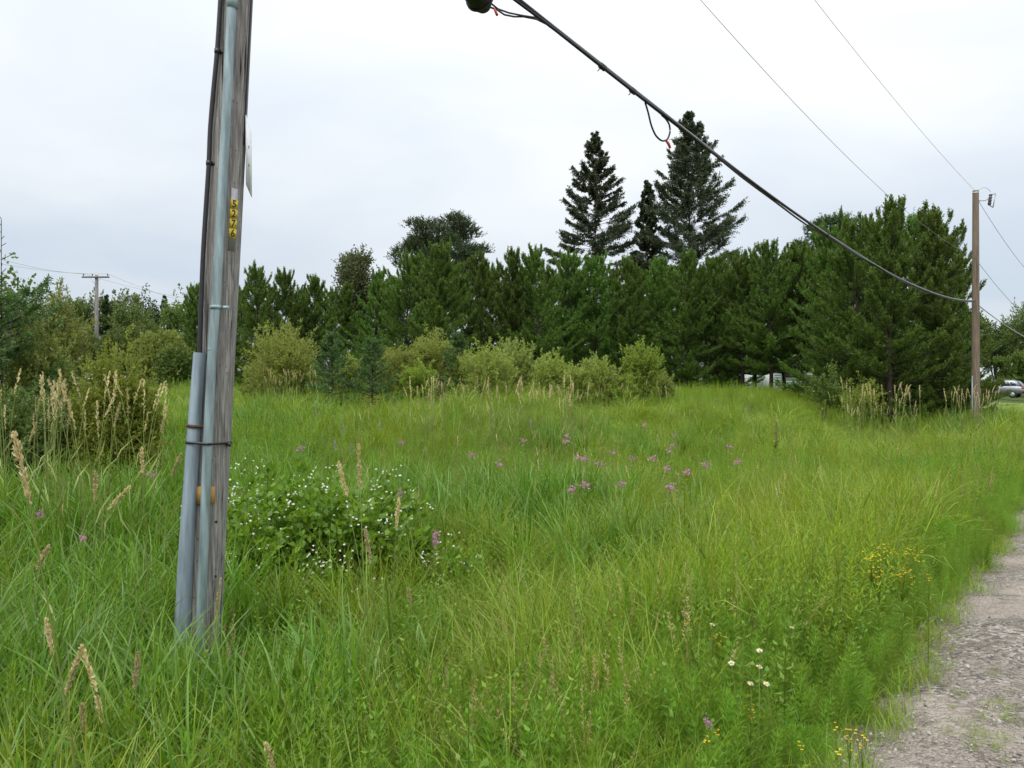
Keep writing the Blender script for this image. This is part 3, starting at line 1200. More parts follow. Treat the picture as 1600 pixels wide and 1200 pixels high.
def spruce_mesh(seed, H=20, cb=3, Rm=3.3, step=.5, droop=.25, sparse=0.0, nl=.13, nw=.05, lean_side=0.0, twig=1.0, pexp=0.85, barelead=0.0):
    g = np.random.default_rng(seed)
    tr, cr = MB(), MB()
    zz = np.linspace(-.3, H, 14)
    tube(tr, [(0, 0, z) for z in zz], np.maximum((H * .0115 + .006) * (1 - np.clip(zz / H, 0, 1)) ** 1.35, .006), 9)
    B, D, L = [], [], []
    z = cb
    while z < H - .1:
        f = (z - cb) / (H - cb)
        r0 = Rm * ((1 - f) ** pexp) * (0.82 + .18 * min(1, f / .12))
        nb = int(g.integers(5, 8))
        if f > 1 - barelead:
            z += step * .5
            tube(tr, [(0, 0, z), (.12 * g.normal(), .12 * g.normal(), z + .06)], .006, 3, False)
            continue
        for b in range(nb):
            az = 2 * PI * b / nb + g.uniform(-.5, .5)
            hd = np.array([math.cos(az), math.sin(az), 0])
            ln = r0 * g.uniform(.5, 1.12) * (1 + lean_side * max(0, hd[0])) + .12
            n = 7
            p = np.array([0, 0, z + g.normal(0, .25) * step])
            pts = [p]
            e0_ = R(28) * f - droop * (1 - f) + g.normal(0, .13) + lean_side * .5
            for k in range(n):
                s = k / n
                e = e0_ + R(16) * f + .45 * s ** 2
                p = p + (hd * math.cos(e) + np.array([0, 0, math.sin(e)])) * ln / n
                pts.append(p)
            pts = np.array(pts)
            tube(tr, pts, np.linspace(.012 + .02 * (1 - f) * H / 20, .005, n + 1), 4, False)
            bare = .15 + .35 * sparse * (1 - f)
            nt_ = int(max(6, ln / .085 * twig * (1 - .35 * sparse * (1 - f))))
            for q in range(nt_):
                s = bare + (1 - bare) * g.uniform(0, 1) ** .75
                i0 = min(int(s * n), n - 1)
                w = s * n - i0
                bp = pts[i0] * (1 - w) + pts[min(i0 + 1, n)] * w
                bd = norm(pts[i0 + 1] - pts[i0])
                side = norm(np.cross(bd, [0, 0, 1.0])) * (1 if q % 2 else -1)
                dvec = norm(bd * .75 + side * g.uniform(.3, .9) + np.array([0, 0, g.uniform(-.45, .18)]))
                B.append(bp)
                D.append(dvec)
                L.append(ln * g.uniform(.13, .30) * (1.15 - s * .6) + .05)
            B.append(pts[-2])
            D.append(norm(pts[-1] - pts[-2]))
            L.append(ln * .2 + .05)
        z += step * g.uniform(.75, 1.25) * (1 - .35 * f)
    if not barelead:
        B.append(np.array([0, 0, H - .3]))
        D.append(np.array([0, 0, 1.0]))
        L.append(.35)
    needles(cr, np.array(B), np.array(D), np.array(L), 16, nl, nw, R(55), g)
    return tr, cr


def conifer(kind, label, mats, mesh, loc, rz, group, sc=(1, 1, 1)):
    t = thing(kind, label, 'tree', loc, rz, group)
    mesh[0].obj('trunk', M[mats[0]], t, True)
    mesh[1].obj('crown', M[mats[1]], t)
    t.scale = sc
    return t


# plantation pines: (px of the tip, py of the tip, variant, row, label)
variants = [pine_mesh(21 + k, 8.6, cb, Rm, .92, .24) for k, (cb, Rm) in
            enumerate(((.25, 2.5), (.3, 2.9), (.2, 2.3), (.4, 2.7), (1.45, 2.7), (1.35, 2.4), (.3, 2.6)))]
G_P = 'plantation pines behind the field'
pines = [
    # px, tip py, variant, label
    (304, 446, 2, 'dark pine just left of the near pole, behind its conduits'),
    (352, 432, 0, 'pine standing directly behind the near numbered pole'),
    (402, 419, 6, 'pine with candle tips just right of the near pole'),
    (447, 428, 1, 'pine rising behind the big round willow'),
    (492, 432, 0, 'pine between the round willow and the young spruces, left of the thin birch'),
    (540, 445, 2, 'low pine in front of the thin birch'),
    (590, 428, 3, 'pine behind the second young spruce'),
    (640, 402, 1, 'pine below the left side of the dark rounded pine'),
    (690, 384, 6, 'bright pine below the middle of the dark rounded pine'),
    (748, 396, 0, 'pine below the right side of the dark rounded pine'),
    (800, 392, 2, 'pine between the dark rounded pine and the left tall spruce'),
    (838, 390, 3, 'pine at the left foot of the left tall spruce'),
    (886, 402, 1, 'pine in front of the left tall spruce, left of its trunk'),
    (934, 404, 6, 'pine in front of the trunk of the left tall spruce'),
    (982, 402, 0, 'pine in front of the gap between the tall spruces'),
    (1028, 404, 2, 'pine in front of the thin middle spruce'),
    (1072, 398, 3, 'pine in front of the trunk of the right tall spruce'),
    (1120, 404, 6, 'pine at the right foot of the right tall spruce'),
    (1160, 396, 4, 'pine with a bare lower trunk at the left of the pale house'),
    (1205, 384, 4, 'pine with a bare lower trunk in front of the pale house'),
    (1250, 386, 5, 'pine with a bare lower trunk at the right of the pale house'),
    (1298, 362, 1, 'pine above the young bush at the right'),
    (1334, 340, 6, 'pine left of the tallest pine at the right'),
    (1392, 316, 2, 'tallest and nearest plantation pine, at the right'),
    (1460, 328, 2, 'pine right of the tallest pine and left of the brown pole'),
    (1480, 366, 2, 'pine close behind the brown pole on its left'),
    (1478, 440, 2, 'lowest pine at the right end of the row, half behind the brown pole'),
]
firsts = {}
g = np.random.default_rng(5)


def put_pine(px, py, var, label, d=None):
    if d is None:
        d = FPX * 6.75 / (600 - py)
    X = (px - 800) / FPX * d
    z0 = gz(X, d)
    top = EYE + (600 - py) / FPX * d
    s = (top - z0) / 9.0
    loc = (X, d, z0)
    rz = g.uniform(0, 2 * PI)
    w = s * g.uniform(.94, 1.12)
    if var not in firsts:
        firsts[var] = conifer('pine_tree', label, ('barkpine', 'pine'), variants[var], loc, rz, G_P, (w, w, s))
    else:
        dup(firsts[var], loc, rz, (w, w, s), label, G_P)


for px, py, var, label in pines:
    put_pine(px, py, var, label, 33.5 if px in (1478,) else None)
behind = [(330, 462, 0), (378, 452, 1), (425, 450, 3), (470, 452, 6), (518, 455, 1), (565, 452, 0), (615, 436, 2), (665, 420, 0), (715, 418, 3), (772, 422, 1),
          (820, 420, 0), (860, 424, 6), (910, 426, 3), (958, 424, 1), (1005, 426, 0), (1050, 424, 6), (1098, 424, 1), (1140, 420, 3), (1180, 408, 4), (1228, 408, 5), (1275, 392, 4),
          (1318, 372, 5), (1368, 346, 2), (1430, 336, 2), (1462, 392, 2)]
second_row = ['behind the near pole', 'between the near pole and the round willow', 'over the left side of the round willow', 'over the right side of the round willow',
              'behind the left foot of the birch', 'behind the right foot of the birch', 'left under the dark rounded pine', 'under the dark rounded pine', 'right under the dark rounded pine',
              'between the dark rounded pine and the tall spruces', 'left of the left tall spruce', 'at the left foot of the left tall spruce', 'at the foot of the left tall spruce',
              'at the right foot of the left tall spruce', 'under the thin middle spruce', 'left under the right tall spruce', 'right under the right tall spruce',
              'right of the right tall spruce', 'at the left corner of the pale house', 'at the middle of the pale house', 'at the right corner of the pale house',
              'above the young bush', 'left behind the tallest pine', 'right behind the tallest pine', 'left behind the brown pole']
for (px, py, var), nm in zip(behind, second_row):
    d = FPX * 6.75 / (600 - py) + (1.5 if px < 1300 else 3)
    put_pine(px, py, var, 'second row pine peeping out ' + nm, d)

# the tall spruces
G_S = 'tall spruces above the pines'
for px, py, d, seed, kw, lb in (
        (930, 214, 56, 41, dict(Rm=5.0, droop=.28, sparse=.75, step=.55, twig=1.4, pexp=.80, nl=.17, nw=.068), 'left tall spruce with layered drooping boughs rising above the pines'),
        (1077, 179, 56, 47, dict(Rm=5.0, droop=.05, sparse=.9, step=.52, lean_side=.16, twig=1.3, pexp=.72, nl=.17, nw=.064), 'tallest spruce, ragged, with long upturned boughs on its right side'),
        (1012, 287, 58, 43, dict(Rm=1.6, droop=.3, sparse=.6, step=.45, twig=1.7, pexp=.6, nl=.17, nw=.085), 'thin small spruce standing between the two tall spruces')):
    X = (px - 800) / FPX * d
    z0 = gz(X, d)
    H = EYE + (600 - py) / FPX * d - z0
    conifer('spruce_tree', lb, ('bark', 'spruce'), spruce_mesh(seed, H, 5.5, **kw), (X, d, z0), 0.3, G_S)

# young spruces among the willows
G_Y = 'young spruces among the willows'
for k, (px, py, d, rm, lb) in enumerate(((519, 520, 22.6, .95, 'young blue-green spruce just right of the big round willow'),
                                         (582, 528, 23, .92, 'young blue-green spruce between two willows, second from the near pole'),
                                         (716, 520, 25, .8, 'young spruce tip showing above the willows in the middle'))):
    X = (px - 800) / FPX * d
    z0 = gz(X, d)
    H = EYE + (600 - py) / FPX * d - z0
    conifer('young_spruce', lb, ('bark', 'youngspruce'), spruce_mesh(60 + k, H, .15, Rm=rm, step=.17, droop=.0, nl=.06, nw=.018, twig=1.7, pexp=.9), (X, d, z0), k, G_Y)
# dark spruce at the left edge
d = 12.4
X = (2 - 800) / FPX * d
conifer('spruce_tree', 'dark spruce with a bare leader at the left edge of the picture', ('bark', 'youngspruce'),
        spruce_mesh(71, 4.35, .2, Rm=1.25, step=.22, droop=.12, nl=.07, nw=.022, twig=1.9, pexp=.62, barelead=.33), (X, d, gz(X, d)), 0.4, None)
# ------------------------------------------------------------------ broadleaf shrubs and trees


def shrub_mesh(seed, w, h, n_tw, n_lf, ll, lw, depth=None, lobes=None, upright=.5, fill=.55, trunk_h=0.0, base_r=.18, rough=.12, leaf_up=.2, shoot=None, stemf=.12):
    """twigs from the base to an uneven outline, leaves along their outer half"""
    g = np.random.default_rng(seed)
    st, lf = MB(), MB()
    depth = depth or w
    shoot = shoot or .13 * h + .1
    if lobes is None:
        lobes = [(0, 0, h * .5, w * .5, depth * .5, h * .5)]
    P, D = [], []
    wts = np.array([l[3] * l[4] * l[5] for l in lobes]) ** .66
    wts = wts / wts.sum()
    per = g.choice(len(lobes), n_tw, p=wts)
    for li in per:
        cx, cy, cz, a, b, c = lobes[li]
        v = norm(g.normal(size=3))
        if v[2] < -.35:
            v[2] *= -.6
        k = (1 + g.normal(0, rough)) * (g.uniform(.45, 1) ** .35)
        tip = np.array([cx + a * v[0] * k, cy + b * v[1] * k, cz + c * v[2] * k])
        if tip[2] < .04:
            tip[2] = g.uniform(.04, .3)
        root = np.array([g.normal(0, base_r * w * .5), g.normal(0, base_r * depth * .5), max(trunk_h * g.uniform(.55, 1.0), 0)])
        inner = np.array([cx, cy, max(cz - c * upright, .1)]) * .55 + root * .45
        sdir = norm(v * np.array([.8, .8, .5]) + np.array([0, 0, upright * 1.5]) + g.normal(0, .22, 3))
        sl = shoot * g.uniform(.55, 1.25)
        s0 = tip - sdir * sl
        if g.uniform() < stemf:
            s = np.linspace(0, 1, 7)[:, None]
            curve = (1 - s) ** 2 * root + 2 * s * (1 - s) * inner + s ** 2 * s0
            tube(st, np.vstack([curve, tip]), np.append(np.linspace(.008 + .006 * h / 3, .004, 7), .002), 3, False)
        ss = g.uniform(0, 1, n_lf)[:, None]
        pos = s0 + (tip - s0) * ss
        wd = (1.15 - ss) * sl * .16
        P.append(pos + g.normal(0, 1, pos.shape) * wd)
        D.append(norm(sdir + g.normal(0, .62, pos.shape)))
    P, D = np.concatenate(P), np.concatenate(D)
    P[:, 2] = np.maximum(P[:, 2], .03)
    leaves(lf, P, D, ll * g.uniform(.6, 1.25, len(P)), lw * g.uniform(.7, 1.2, len(P)), up=leaf_up, g=g)
    if trunk_h > 0:
        zz = np.linspace(-.2, trunk_h + (h - trunk_h) * .7, 10)
        tube(st, [(.04 * h / 8 * math.sin(z), .03 * math.cos(z * .8), z) for z in zz], np.linspace(.018 * h + .01, .01, 10), 8)
        for k in range(9):
            a = g.uniform(0, 2 * PI)
            l_ = lobes[int(g.integers(0, len(lobes)))]
            e = np.array([l_[0] + l_[3] * .6 * math.cos(a), l_[1] + l_[4] * .6 * math.sin(a), l_[2] + l_[5] * g.uniform(-.2, .6)])
            s0 = np.array([0, 0, trunk_h * g.uniform(.7, 1.1)])
            tube(st, [s0, s0 * .5 + e * .5 + np.array([0, 0, .1 * h]), e], [.008 * h, .005 * h, .006], 5, False)
    return st, lf


def bush(kind, cat, label, px, d, mesh, mat, bark, group=None, rz=0.0, parts=('stems', 'foliage')):
    X = (px - 800) / FPX * d
    t = thing(kind, label, cat, (X, d, gz(X, d)), rz, group)
    mesh[0].obj(parts[0], M[bark], t)
    mesh[1].obj(parts[1], M[mat], t)
    return t


def hgt(px, py, d):
    return EYE + (600 - py) / FPX * d - gz((px - 800) / FPX * d, d)


G_W = 'willow shrubs in front of the pines'
# px, tip py, depth, width px, material, label, lobes
wl = [
    (444, 503, 25, 112, 'willow', 'big round yellow-green willow just right of the near pole'),
    (404, 560, 26, 46, 'willowdk', 'small willow at the left foot of the big round willow'),
    (548, 556, 25.5, 44, 'willow', 'low willow between the two young spruces'),
    (622, 538, 26, 74, 'willow', 'willow right of the second young spruce'),
    (681, 517, 26, 70, 'willow', 'upright willow with a pointed top in the middle of the row'),
    (655, 566, 24, 60, 'yellowbush', 'low yellow-green bush at the foot of the pointed willow'),
    (765, 534, 24, 90, 'willow', 'broad willow behind the tan seed heads'),
    (806, 528, 26, 72, 'willowdk', 'greyer willow behind the right of the broad willow'),
    (862, 548, 25, 66, 'willow', 'willow at the right of the tan seed heads'),
    (902, 572, 24, 44, 'willow', 'small willow between the seed heads and the feathery shrub'),
    (938, 556, 25, 52, 'willow', 'loose feathery willow left of the isolated roundish one'),
    (1000, 534, 26, 62, 'yellowbush', 'isolated yellowish willow, rightmost of the row'),
    (1034, 580, 27, 40, 'willowdk', 'low greyish willow at the right foot of the yellowish one'),
    (722, 556, 25, 52, 'willow', 'low willow at the foot of the young spruce tip'),
    (484, 566, 25.5, 44, 'yellowbush', 'low yellowish bush at the right foot of the big round willow'),
    (970, 586, 25, 44, 'yellowbush', 'low yellowish bush between the feathery and the isolated willow'),
]
g = np.random.default_rng(77)
for k, (px, py, d, wpx, mat, lb) in enumerate(wl):
    h = hgt(px, py, d)
    w = wpx / FPX * d * 1.03
    lob = [(0, 0, h * .55, w * .46, w * .45, h * .46), (0, -.05 * w, h * .27, w * .5, w * .45, h * .3)]
    for q in range(int(g.integers(2, 5))):
        lob.append((g.uniform(-.36, .36) * w, g.uniform(-.3, .3) * w, h * g.uniform(.32, .72), w * g.uniform(.18, .3), w * .25, h * g.uniform(.2, .3)))
    ntw = int(330 + 260 * w * h / 4)
    bush('willow_shrub', 'shrub', lb, px, d, shrub_mesh(100 + k, w, h, ntw, 26, .085, .036, lobes=lob, rough=.21 if k != 10 else .32), mat, 'barkgrey', G_W)

# shrubs and trees at the left edge
h = hgt(66, 442, 15)
bush('willow_shrub', 'shrub', 'tall greyish willow at the far left behind the seed heads', 68, 15,
     shrub_mesh(130, 1.75, h, 620, 34, .07, .026, lobes=[(0, 0, h * .55, .85, .8, h * .42), (.3, 0, h * .8, .35, .4, h * .2), (-.5, .1, h * .66, .5, .4, h * .25), (.55, 0, h * .5, .4, .4, h * .3)], rough=.2), 'willowdk', 'barkgrey')
h = hgt(30, 398, 14)
bush('aspen_sapling', 'tree', 'young aspen with round dark leaves at the left edge', 28, 14,
     shrub_mesh(131, .8, h, 60, 13, .075, .07, lobes=[(-.1, 0, h * .72, .42, .4, h * .28), (.18, 0, h * .62, .35, .3, h * .2)], trunk_h=h * .35, rough=.25, fill=.6), 'aspen', 'barkgrey', None, 0, ('trunk', 'crown'))
h = hgt(186, 528, 11)
bush('leafy_bush', 'shrub', 'bright green bush behind the tan seed heads at the left', 186, 11,
     shrub_mesh(132, 1.2, h, 900, 26, .06, .028, lobes=[(0, 0, h * .52, .5, .5, h * .46), (-.32, 0, h * .5, .35, .3, h * .4), (.38, 0, h * .42, .32, .3, h * .38), (0, -.1, h * .25, .65, .5, h * .28)], rough=.14), 'yellowbush', 'bark')
h = hgt(66, 492, 12.6)
bush('leafy_bush', 'shrub', 'bushy grey-green willow between the aspen at the left edge and the bright green bush', 62, 12.6,
     shrub_mesh(135, 1.35, h, 820, 26, .065, .028, lobes=[(0, 0, h * .55, .55, .5, h * .44), (-.3, -.1, h * .4, .4, .4, h * .38), (.35, 0, h * .45, .35, .4, h * .35)], rough=.16), 'willowdk', 'bark')
h = hgt(118, 560, 11.5)
bush('leafy_bush', 'shrub', 'low shaded bush left of the bright green bush', 100, 11.5,
     shrub_mesh(133, 1.2, h * .8, 420, 28, .06, .03, lobes=[(0, 0, h * .4, .65, .5, h * .36)], rough=.2), 'decid', 'bark')
h = hgt(20, 600, 10.5)
bush('leafy_bush', 'shrub', 'low bush at the left edge under the spruce', 26, 10.5,
     shrub_mesh(134, 1.1, h, 380, 26, .06, .03, rough=.2), 'decid', 'bark')
# willow bank further back at the left
for k, (px, py, d, wpx, mat, lb) in enumerate(((215, 500, 46, 110, 'decid', 'big rounded willow behind the bright bush, below the distant crossarm pole'),
                                               (252, 512, 42, 84, 'willowdk', 'rounded willow right of the big one, below the far dark trees'),
                                               (108, 500, 50, 100, 'decid', 'willow left of the distant crossarm pole'),
                                               (275, 540, 38, 56, 'decid', 'low willow at the edge of the pines, left of the near pole'))):
    h = hgt(px, py, d)
    w = wpx / FPX * d
    lob = [(0, 0, h * .5, w * .5, w * .4, h * .46), (-.25 * w, 0, h * .62, w * .25, w * .25, h * .3), (.25 * w, -.1 * w, h * .55, w * .25, w * .25, h * .3), (0, -.2 * w, h * .4, w * .35, w * .3, h * .3)]
    bush('willow_shrub', 'shrub', lb, px, d, shrub_mesh(140 + k, w, h, 1500, 22, .17, .075, lobes=lob, rough=.14, leaf_up=.35), mat, 'barkgrey', 'willows far back at the left')


def crown_lobes(g, w, h, th, n):
    out = [(0, 0, th + (h - th) * .5, w * .36, w * .36, (h - th) * .46)]
    for _ in range(n):
        a = g.uniform(0, 2 * PI)
        r_ = g.uniform(.12, .36) * w
        out.append((r_ * math.cos(a), r_ * math.sin(a), th + (h - th) * g.uniform(.2, .85), w * g.uniform(.13, .24), w * g.uniform(.13, .24), (h - th) * g.uniform(.12, .24)))
    return out


def tree(kind, label, px, py, d, wpx, th, mat, seed, ntw, nlf, ll, lw, bark='bark', group=None, rough=.16, nl=7):
    h = hgt(px, py, d)
    w = wpx / FPX * d
    g_ = np.random.default_rng(seed)
    m_ = shrub_mesh(seed, w, h, ntw, nlf, ll, lw, lobes=crown_lobes(g_, w, h, th * h, nl), trunk_h=th * h, base_r=.02, rough=rough, fill=.5)
    return bush(kind, 'tree', label, px, d, m_, mat, bark, group, 0, ('trunk', 'crown'))


tree('birch_tree', 'thin loose-leaved tree against the sky left of the dark rounded pine', 552, 373, 56, 82, .3, 'birch', 201, 620, 24, .17, .11, 'barkgrey', None, .1, 8)
tree('birch_tree', 'low loose-leaved crown between the thin tree and the dark rounded pine', 598, 412, 57, 50, .4, 'birch', 202, 220, 18, .16, .10, 'barkgrey', None, .12, 5)


def roundpine(label, px, py, d, wpx, seed, mat='darkpine', th=.45, nl=11):
    h = hgt(px, py, d)
    w = wpx / FPX * d
    g_ = np.random.default_rng(seed)
    tr, cr = MB(), MB()
    tube(tr, [(0, 0, -.3), (.1, 0, h * .5), (0, 0, h * .9)], [.24, .18, .05], 9)
    B, D, L = [], [], []
    for _ in range(nl * 8):
        a = g_.uniform(0, 2 * PI)
        zz_ = g_.uniform(th, .95)
        rr = w * .5 * math.sqrt(max(0, 1 - ((zz_ - th - .2) / (1.0 - th - .18)) ** 2)) * g_.uniform(.45, 1.0)
        c = np.array([rr * math.cos(a), rr * math.sin(a), h * zz_])
        s0 = np.array([0, 0, h * (zz_ - .08)])
        tube(tr, [s0, (s0 + c) / 2 + np.array([0, 0, -.1]), c], [.06, .04, .015], 4, False)
        n = 60
        v = norm(g_.normal(size=(n, 3)))
        v[:, 2] = np.abs(v[:, 2]) * .9 - .1
        B.append(c + v * np.array([1, 1, .8]) * g_.uniform(.35, 1.1, (n, 1)) * w * .095)
        D.append(norm(v + np.array([0, 0, .5])))
        L.append(g_.uniform(.25, .5, n))
    needles(cr, np.concatenate(B), np.concatenate(D), np.concatenate(L), 11, .17, .05, R(40), g_)
    X = (px - 800) / FPX * d
    t = thing('pine_tree', label, 'tree', (X, d, gz(X, d)))
    tr.obj('trunk', M['bark'], t)
    cr.obj('crown', M[mat], t)
    return t


roundpine('dark rounded old pine standing above the plantation, left of the tall spruces', 690, 336, 54, 138, 301, nl=14)
roundpine('dark pine top behind the plantation, left of the tallest pine at the right', 1290, 337, 50, 96, 302, nl=9, th=.5)
# trees far back
G_F = 'far trees on the left skyline'
for k, (px, py, d, wpx, lb) in enumerate(((190, 446, 88, 90, 'far round tree just right of the distant crossarm pole'), (230, 450, 92, 64, 'far tree second to the right of the distant crossarm pole'),
                                          (212, 464, 80, 84, 'lower far tree in front of the skyline trees'), (284, 458, 85, 80, 'far tree partly behind the left pine'), (126, 452, 86, 84, 'far pale tree left of the distant crossarm pole'),
                                          (100, 470, 90, 50, 'far tree behind the tall left willow'))):
    tree('far_tree', lb, px, py, d, wpx, .2, 'decid' if k != 1 else 'darkpine', 400 + k, 330, 20, .30, .17, group=G_F)
d = 86
for k, (px, py, lb) in enumerate(((257, 462, 'dark far spruce on the skyline between the far trees and the left pine'), (166, 462, 'pale pointed far spruce beside the distant crossarm pole'))):
    X = (px - 800) / FPX * d
    H = hgt(px, py, d)
    conifer('far_spruce', lb, ('bark', 'darkpine'), spruce_mesh(420 + k, H, 1, Rm=2.3, pexp=1.05, step=.6, droop=.2, nl=.15, nw=.06, twig=2.2), (X, d, gz(X, d)), .5, G_F)
G_R = 'trees beyond the parked car'
for k, (px, py, d, wpx, mat, lb) in enumerate(((1588, 468, 90, 84, 'decid', 'green tree at the right edge behind the parked car'), (1625, 446, 94, 90, 'decid', 'tall tree cut by the right edge'),
                                               (1584, 552, 86, 62, 'decidbr', 'bright green small tree just behind the parked car'), (1556, 500, 92, 52, 'darkpine', 'dark tree between the last pine and the right edge trees'),
                                               (1612, 540, 86, 50, 'decidbr', 'bright shrub tree at the right edge behind the car'))):
    tree('far_tree', lb, px, py, d, wpx, .12, mat, 430 + k, 420, 22, .24, .14, group=G_R)
# woods behind the house so that the gaps are not empty
G_B = 'woods behind the pale house'
fw = None
for k, px in enumerate((1100, 1150, 1215, 1275, 1335, 1400, 1460, 1505)):
    d = 84 + (k * 7) % 11
    lbs = ['left of the pale house', 'at the left end of the pale house', 'over the roof of the pale house', 'at the right end of the pale house', 'right of the young bush', 'behind the tallest pine',
           'left of the brown pole, far back', 'behind the foot of the brown pole, far back']
    if fw is None:
        fw = tree('far_tree', 'green backdrop tree ' + lbs[k], px, 470, d, 110, .08, 'decid', 450, 420, 22, .28, .17, group=G_B)
    else:
        X = (px - 800) / FPX * d
        s = .9 + .05 * (k % 4)
        dup(fw, (X, d, gz(X, d)), k * 1.3, (s, s, s), 'green backdrop tree ' + lbs[k], G_B)
# young bush in front of the pines at the right
h = hgt(1282, 568, 27)
bush('leafy_bush', 'shrub', 'young bright-leaved bush in front of the pines left of the brown pole', 1286, 27,
     shrub_mesh(150, 1.5, h, 110, 16, .11, .06, lobes=[(0, 0, h * .55, .6, .5, h * .42), (.5, 0, h * .35, .5, .4, h * .3)], rough=.28), 'decidbr', 'bark')
h = hgt(1345, 590, 26)
bush('leafy_bush', 'shrub', 'low weedy bush right of the young bright-leaved one', 1345, 26,
     shrub_mesh(151, 1.6, h, 150, 14, .08, .04, rough=.25), 'yellowbush', 'bark')

# flowering bramble right of the near pole
d = 6.9
X = (462 - 800) / FPX * d
br = thing('bramble_bush', 'low wide green bramble covered in small white flowers beside the near pole', 'shrub', (X, d, gz(X, d)))
g = np.random.default_rng(91)
lob = [(-.40, -.1, .55, .50, .5, .5), (.15, .1, .6, .52, .5, .56), (-.2, -.45, .42, .58, .4, .40), (.60, .2, .55, .42, .4, .5), (.0, .5, .62, .65, .4, .6), (1.0, .3, .4, .32, .4, .44), (-.8, .3, .6, .3, .3, .5), (.4, -.5, .3, .5, .35, .3), (1.35, .1, .3, .28, .35, .3), (-.5, .8, .7, .5, .3, .55), (.7, .8, .6, .4, .3, .5)]
st, lf = shrub_mesh(160, 2.0, 1.1, 820, 14, .08, .054, lobes=lob, rough=.20, leaf_up=.55, shoot=.32)
st.obj('stems', M['bark'], br)
lf.obj('foliage', M['bramble'], br)
fl = MB()
for _ in range(185):
    l_ = lob[int(g.integers(0, len(lob)))]
    v = norm(g.normal(size=3))
    v[2] = abs(v[2])
    v[1] = -abs(v[1]) * .9
    c = np.array([l_[0] + l_[3] * v[0], l_[1] + l_[4] * v[1], l_[2] + l_[5] * v[2]]) * 1.04
    for _ in range(int(g.integers(1, 6))):
        q = c + g.normal(0, .04, 3)
        az = g.uniform(0, 2 * PI, 5) * 0 + np.arange(5) * 2 * PI / 5 + g.uniform(0, 1)
        nd = norm(np.array([g.normal(0, .4), -.5 + g.normal(0, .3), .8]))
        x_ = norm(np.cross(nd, [1, 0, 0.1]))
        y_ = np.cross(nd, x_)
        dirs = x_ * np.cos(az)[:, None] + y_ * np.sin(az)[:, None]
        leaves(fl, np.repeat([q], 5, 0), dirs, .0125, .0105, g=g, fold=.1)
fo = fl.obj('blossoms', M['petalw'], br)
fo['kind'] = 'stuff'

# ------------------------------------------------------------------ grass: prototypes and scatter


def proto(coll, mbs, mat, name):
    o_ = mbs.obj(name, mat, None, False, link=False)
    coll.objects.link(o_)


def scatter(name, coll, P, rot, scl, idx, tint, label, cat):
    me = bpy.data.meshes.new(name)
    n = len(P)
    me.vertices.add(n)
    me.vertices.foreach_set('co', P.astype(np.float32).ravel())
    for nm, ty, arr in (('rot', 'FLOAT_VECTOR', rot), ('scl', 'FLOAT_VECTOR', scl), ('tint', 'FLOAT', tint)):
        a_ = me.attributes.new(nm, ty, 'POINT')
        a_.data.foreach_set('vector' if ty == 'FLOAT_VECTOR' else 'value', arr.astype(np.float32).ravel())
    a_ = me.attributes.new('idx', 'INT', 'POINT')
    a_.data.foreach_set('value', idx.astype(np.int32))
    me.update()
    o_ = bpy.data.objects.new(name, me)
    COL.objects.link(o_)
    ng = bpy.data.node_groups.new(name + '_scatter', 'GeometryNodeTree')
    ng.interface.new_socket('Geometry', in_out='INPUT', socket_type='NodeSocketGeometry')
    ng.interface.new_socket('Geometry', in_out='OUTPUT', socket_type='NodeSocketGeometry')
    gi = ng.nodes.new('NodeGroupInput')
    go = ng.nodes.new('NodeGroupOutput')
    ip = ng.nodes.new('GeometryNodeInstanceOnPoints')
    ci = ng.nodes.new('GeometryNodeCollectionInfo')
    ci.inputs['Collection'].default_value = coll
    ci.inputs['Separate Children'].default_value = True
    ci.inputs['Reset Children'].default_value = True

    def na(nm, ty):
        q = ng.nodes.new('GeometryNodeInputNamedAttribute')
        q.data_type = ty
        q.inputs['Name'].default_value = nm
        return q.outputs['Attribute']
    ng.links.new(gi.outputs[0], ip.inputs['Points'])
    ng.links.new(ci.outputs[0], ip.inputs['Instance'])
    ip.inputs['Pick Instance'].default_value = True
    ng.links.new(na('idx', 'INT'), ip.inputs['Instance Index'])
    ng.links.new(na('rot', 'FLOAT_VECTOR'), ip.inputs['Rotation'])
    ng.links.new(na('scl', 'FLOAT_VECTOR'), ip.inputs['Scale'])
    ng.links.new(ip.outputs[0], go.inputs[0])
    md = o_.modifiers.new('scatter', 'NODES')
    md.node_group = ng
    tag(o_, label, cat, None, 'stuff')
    return o_


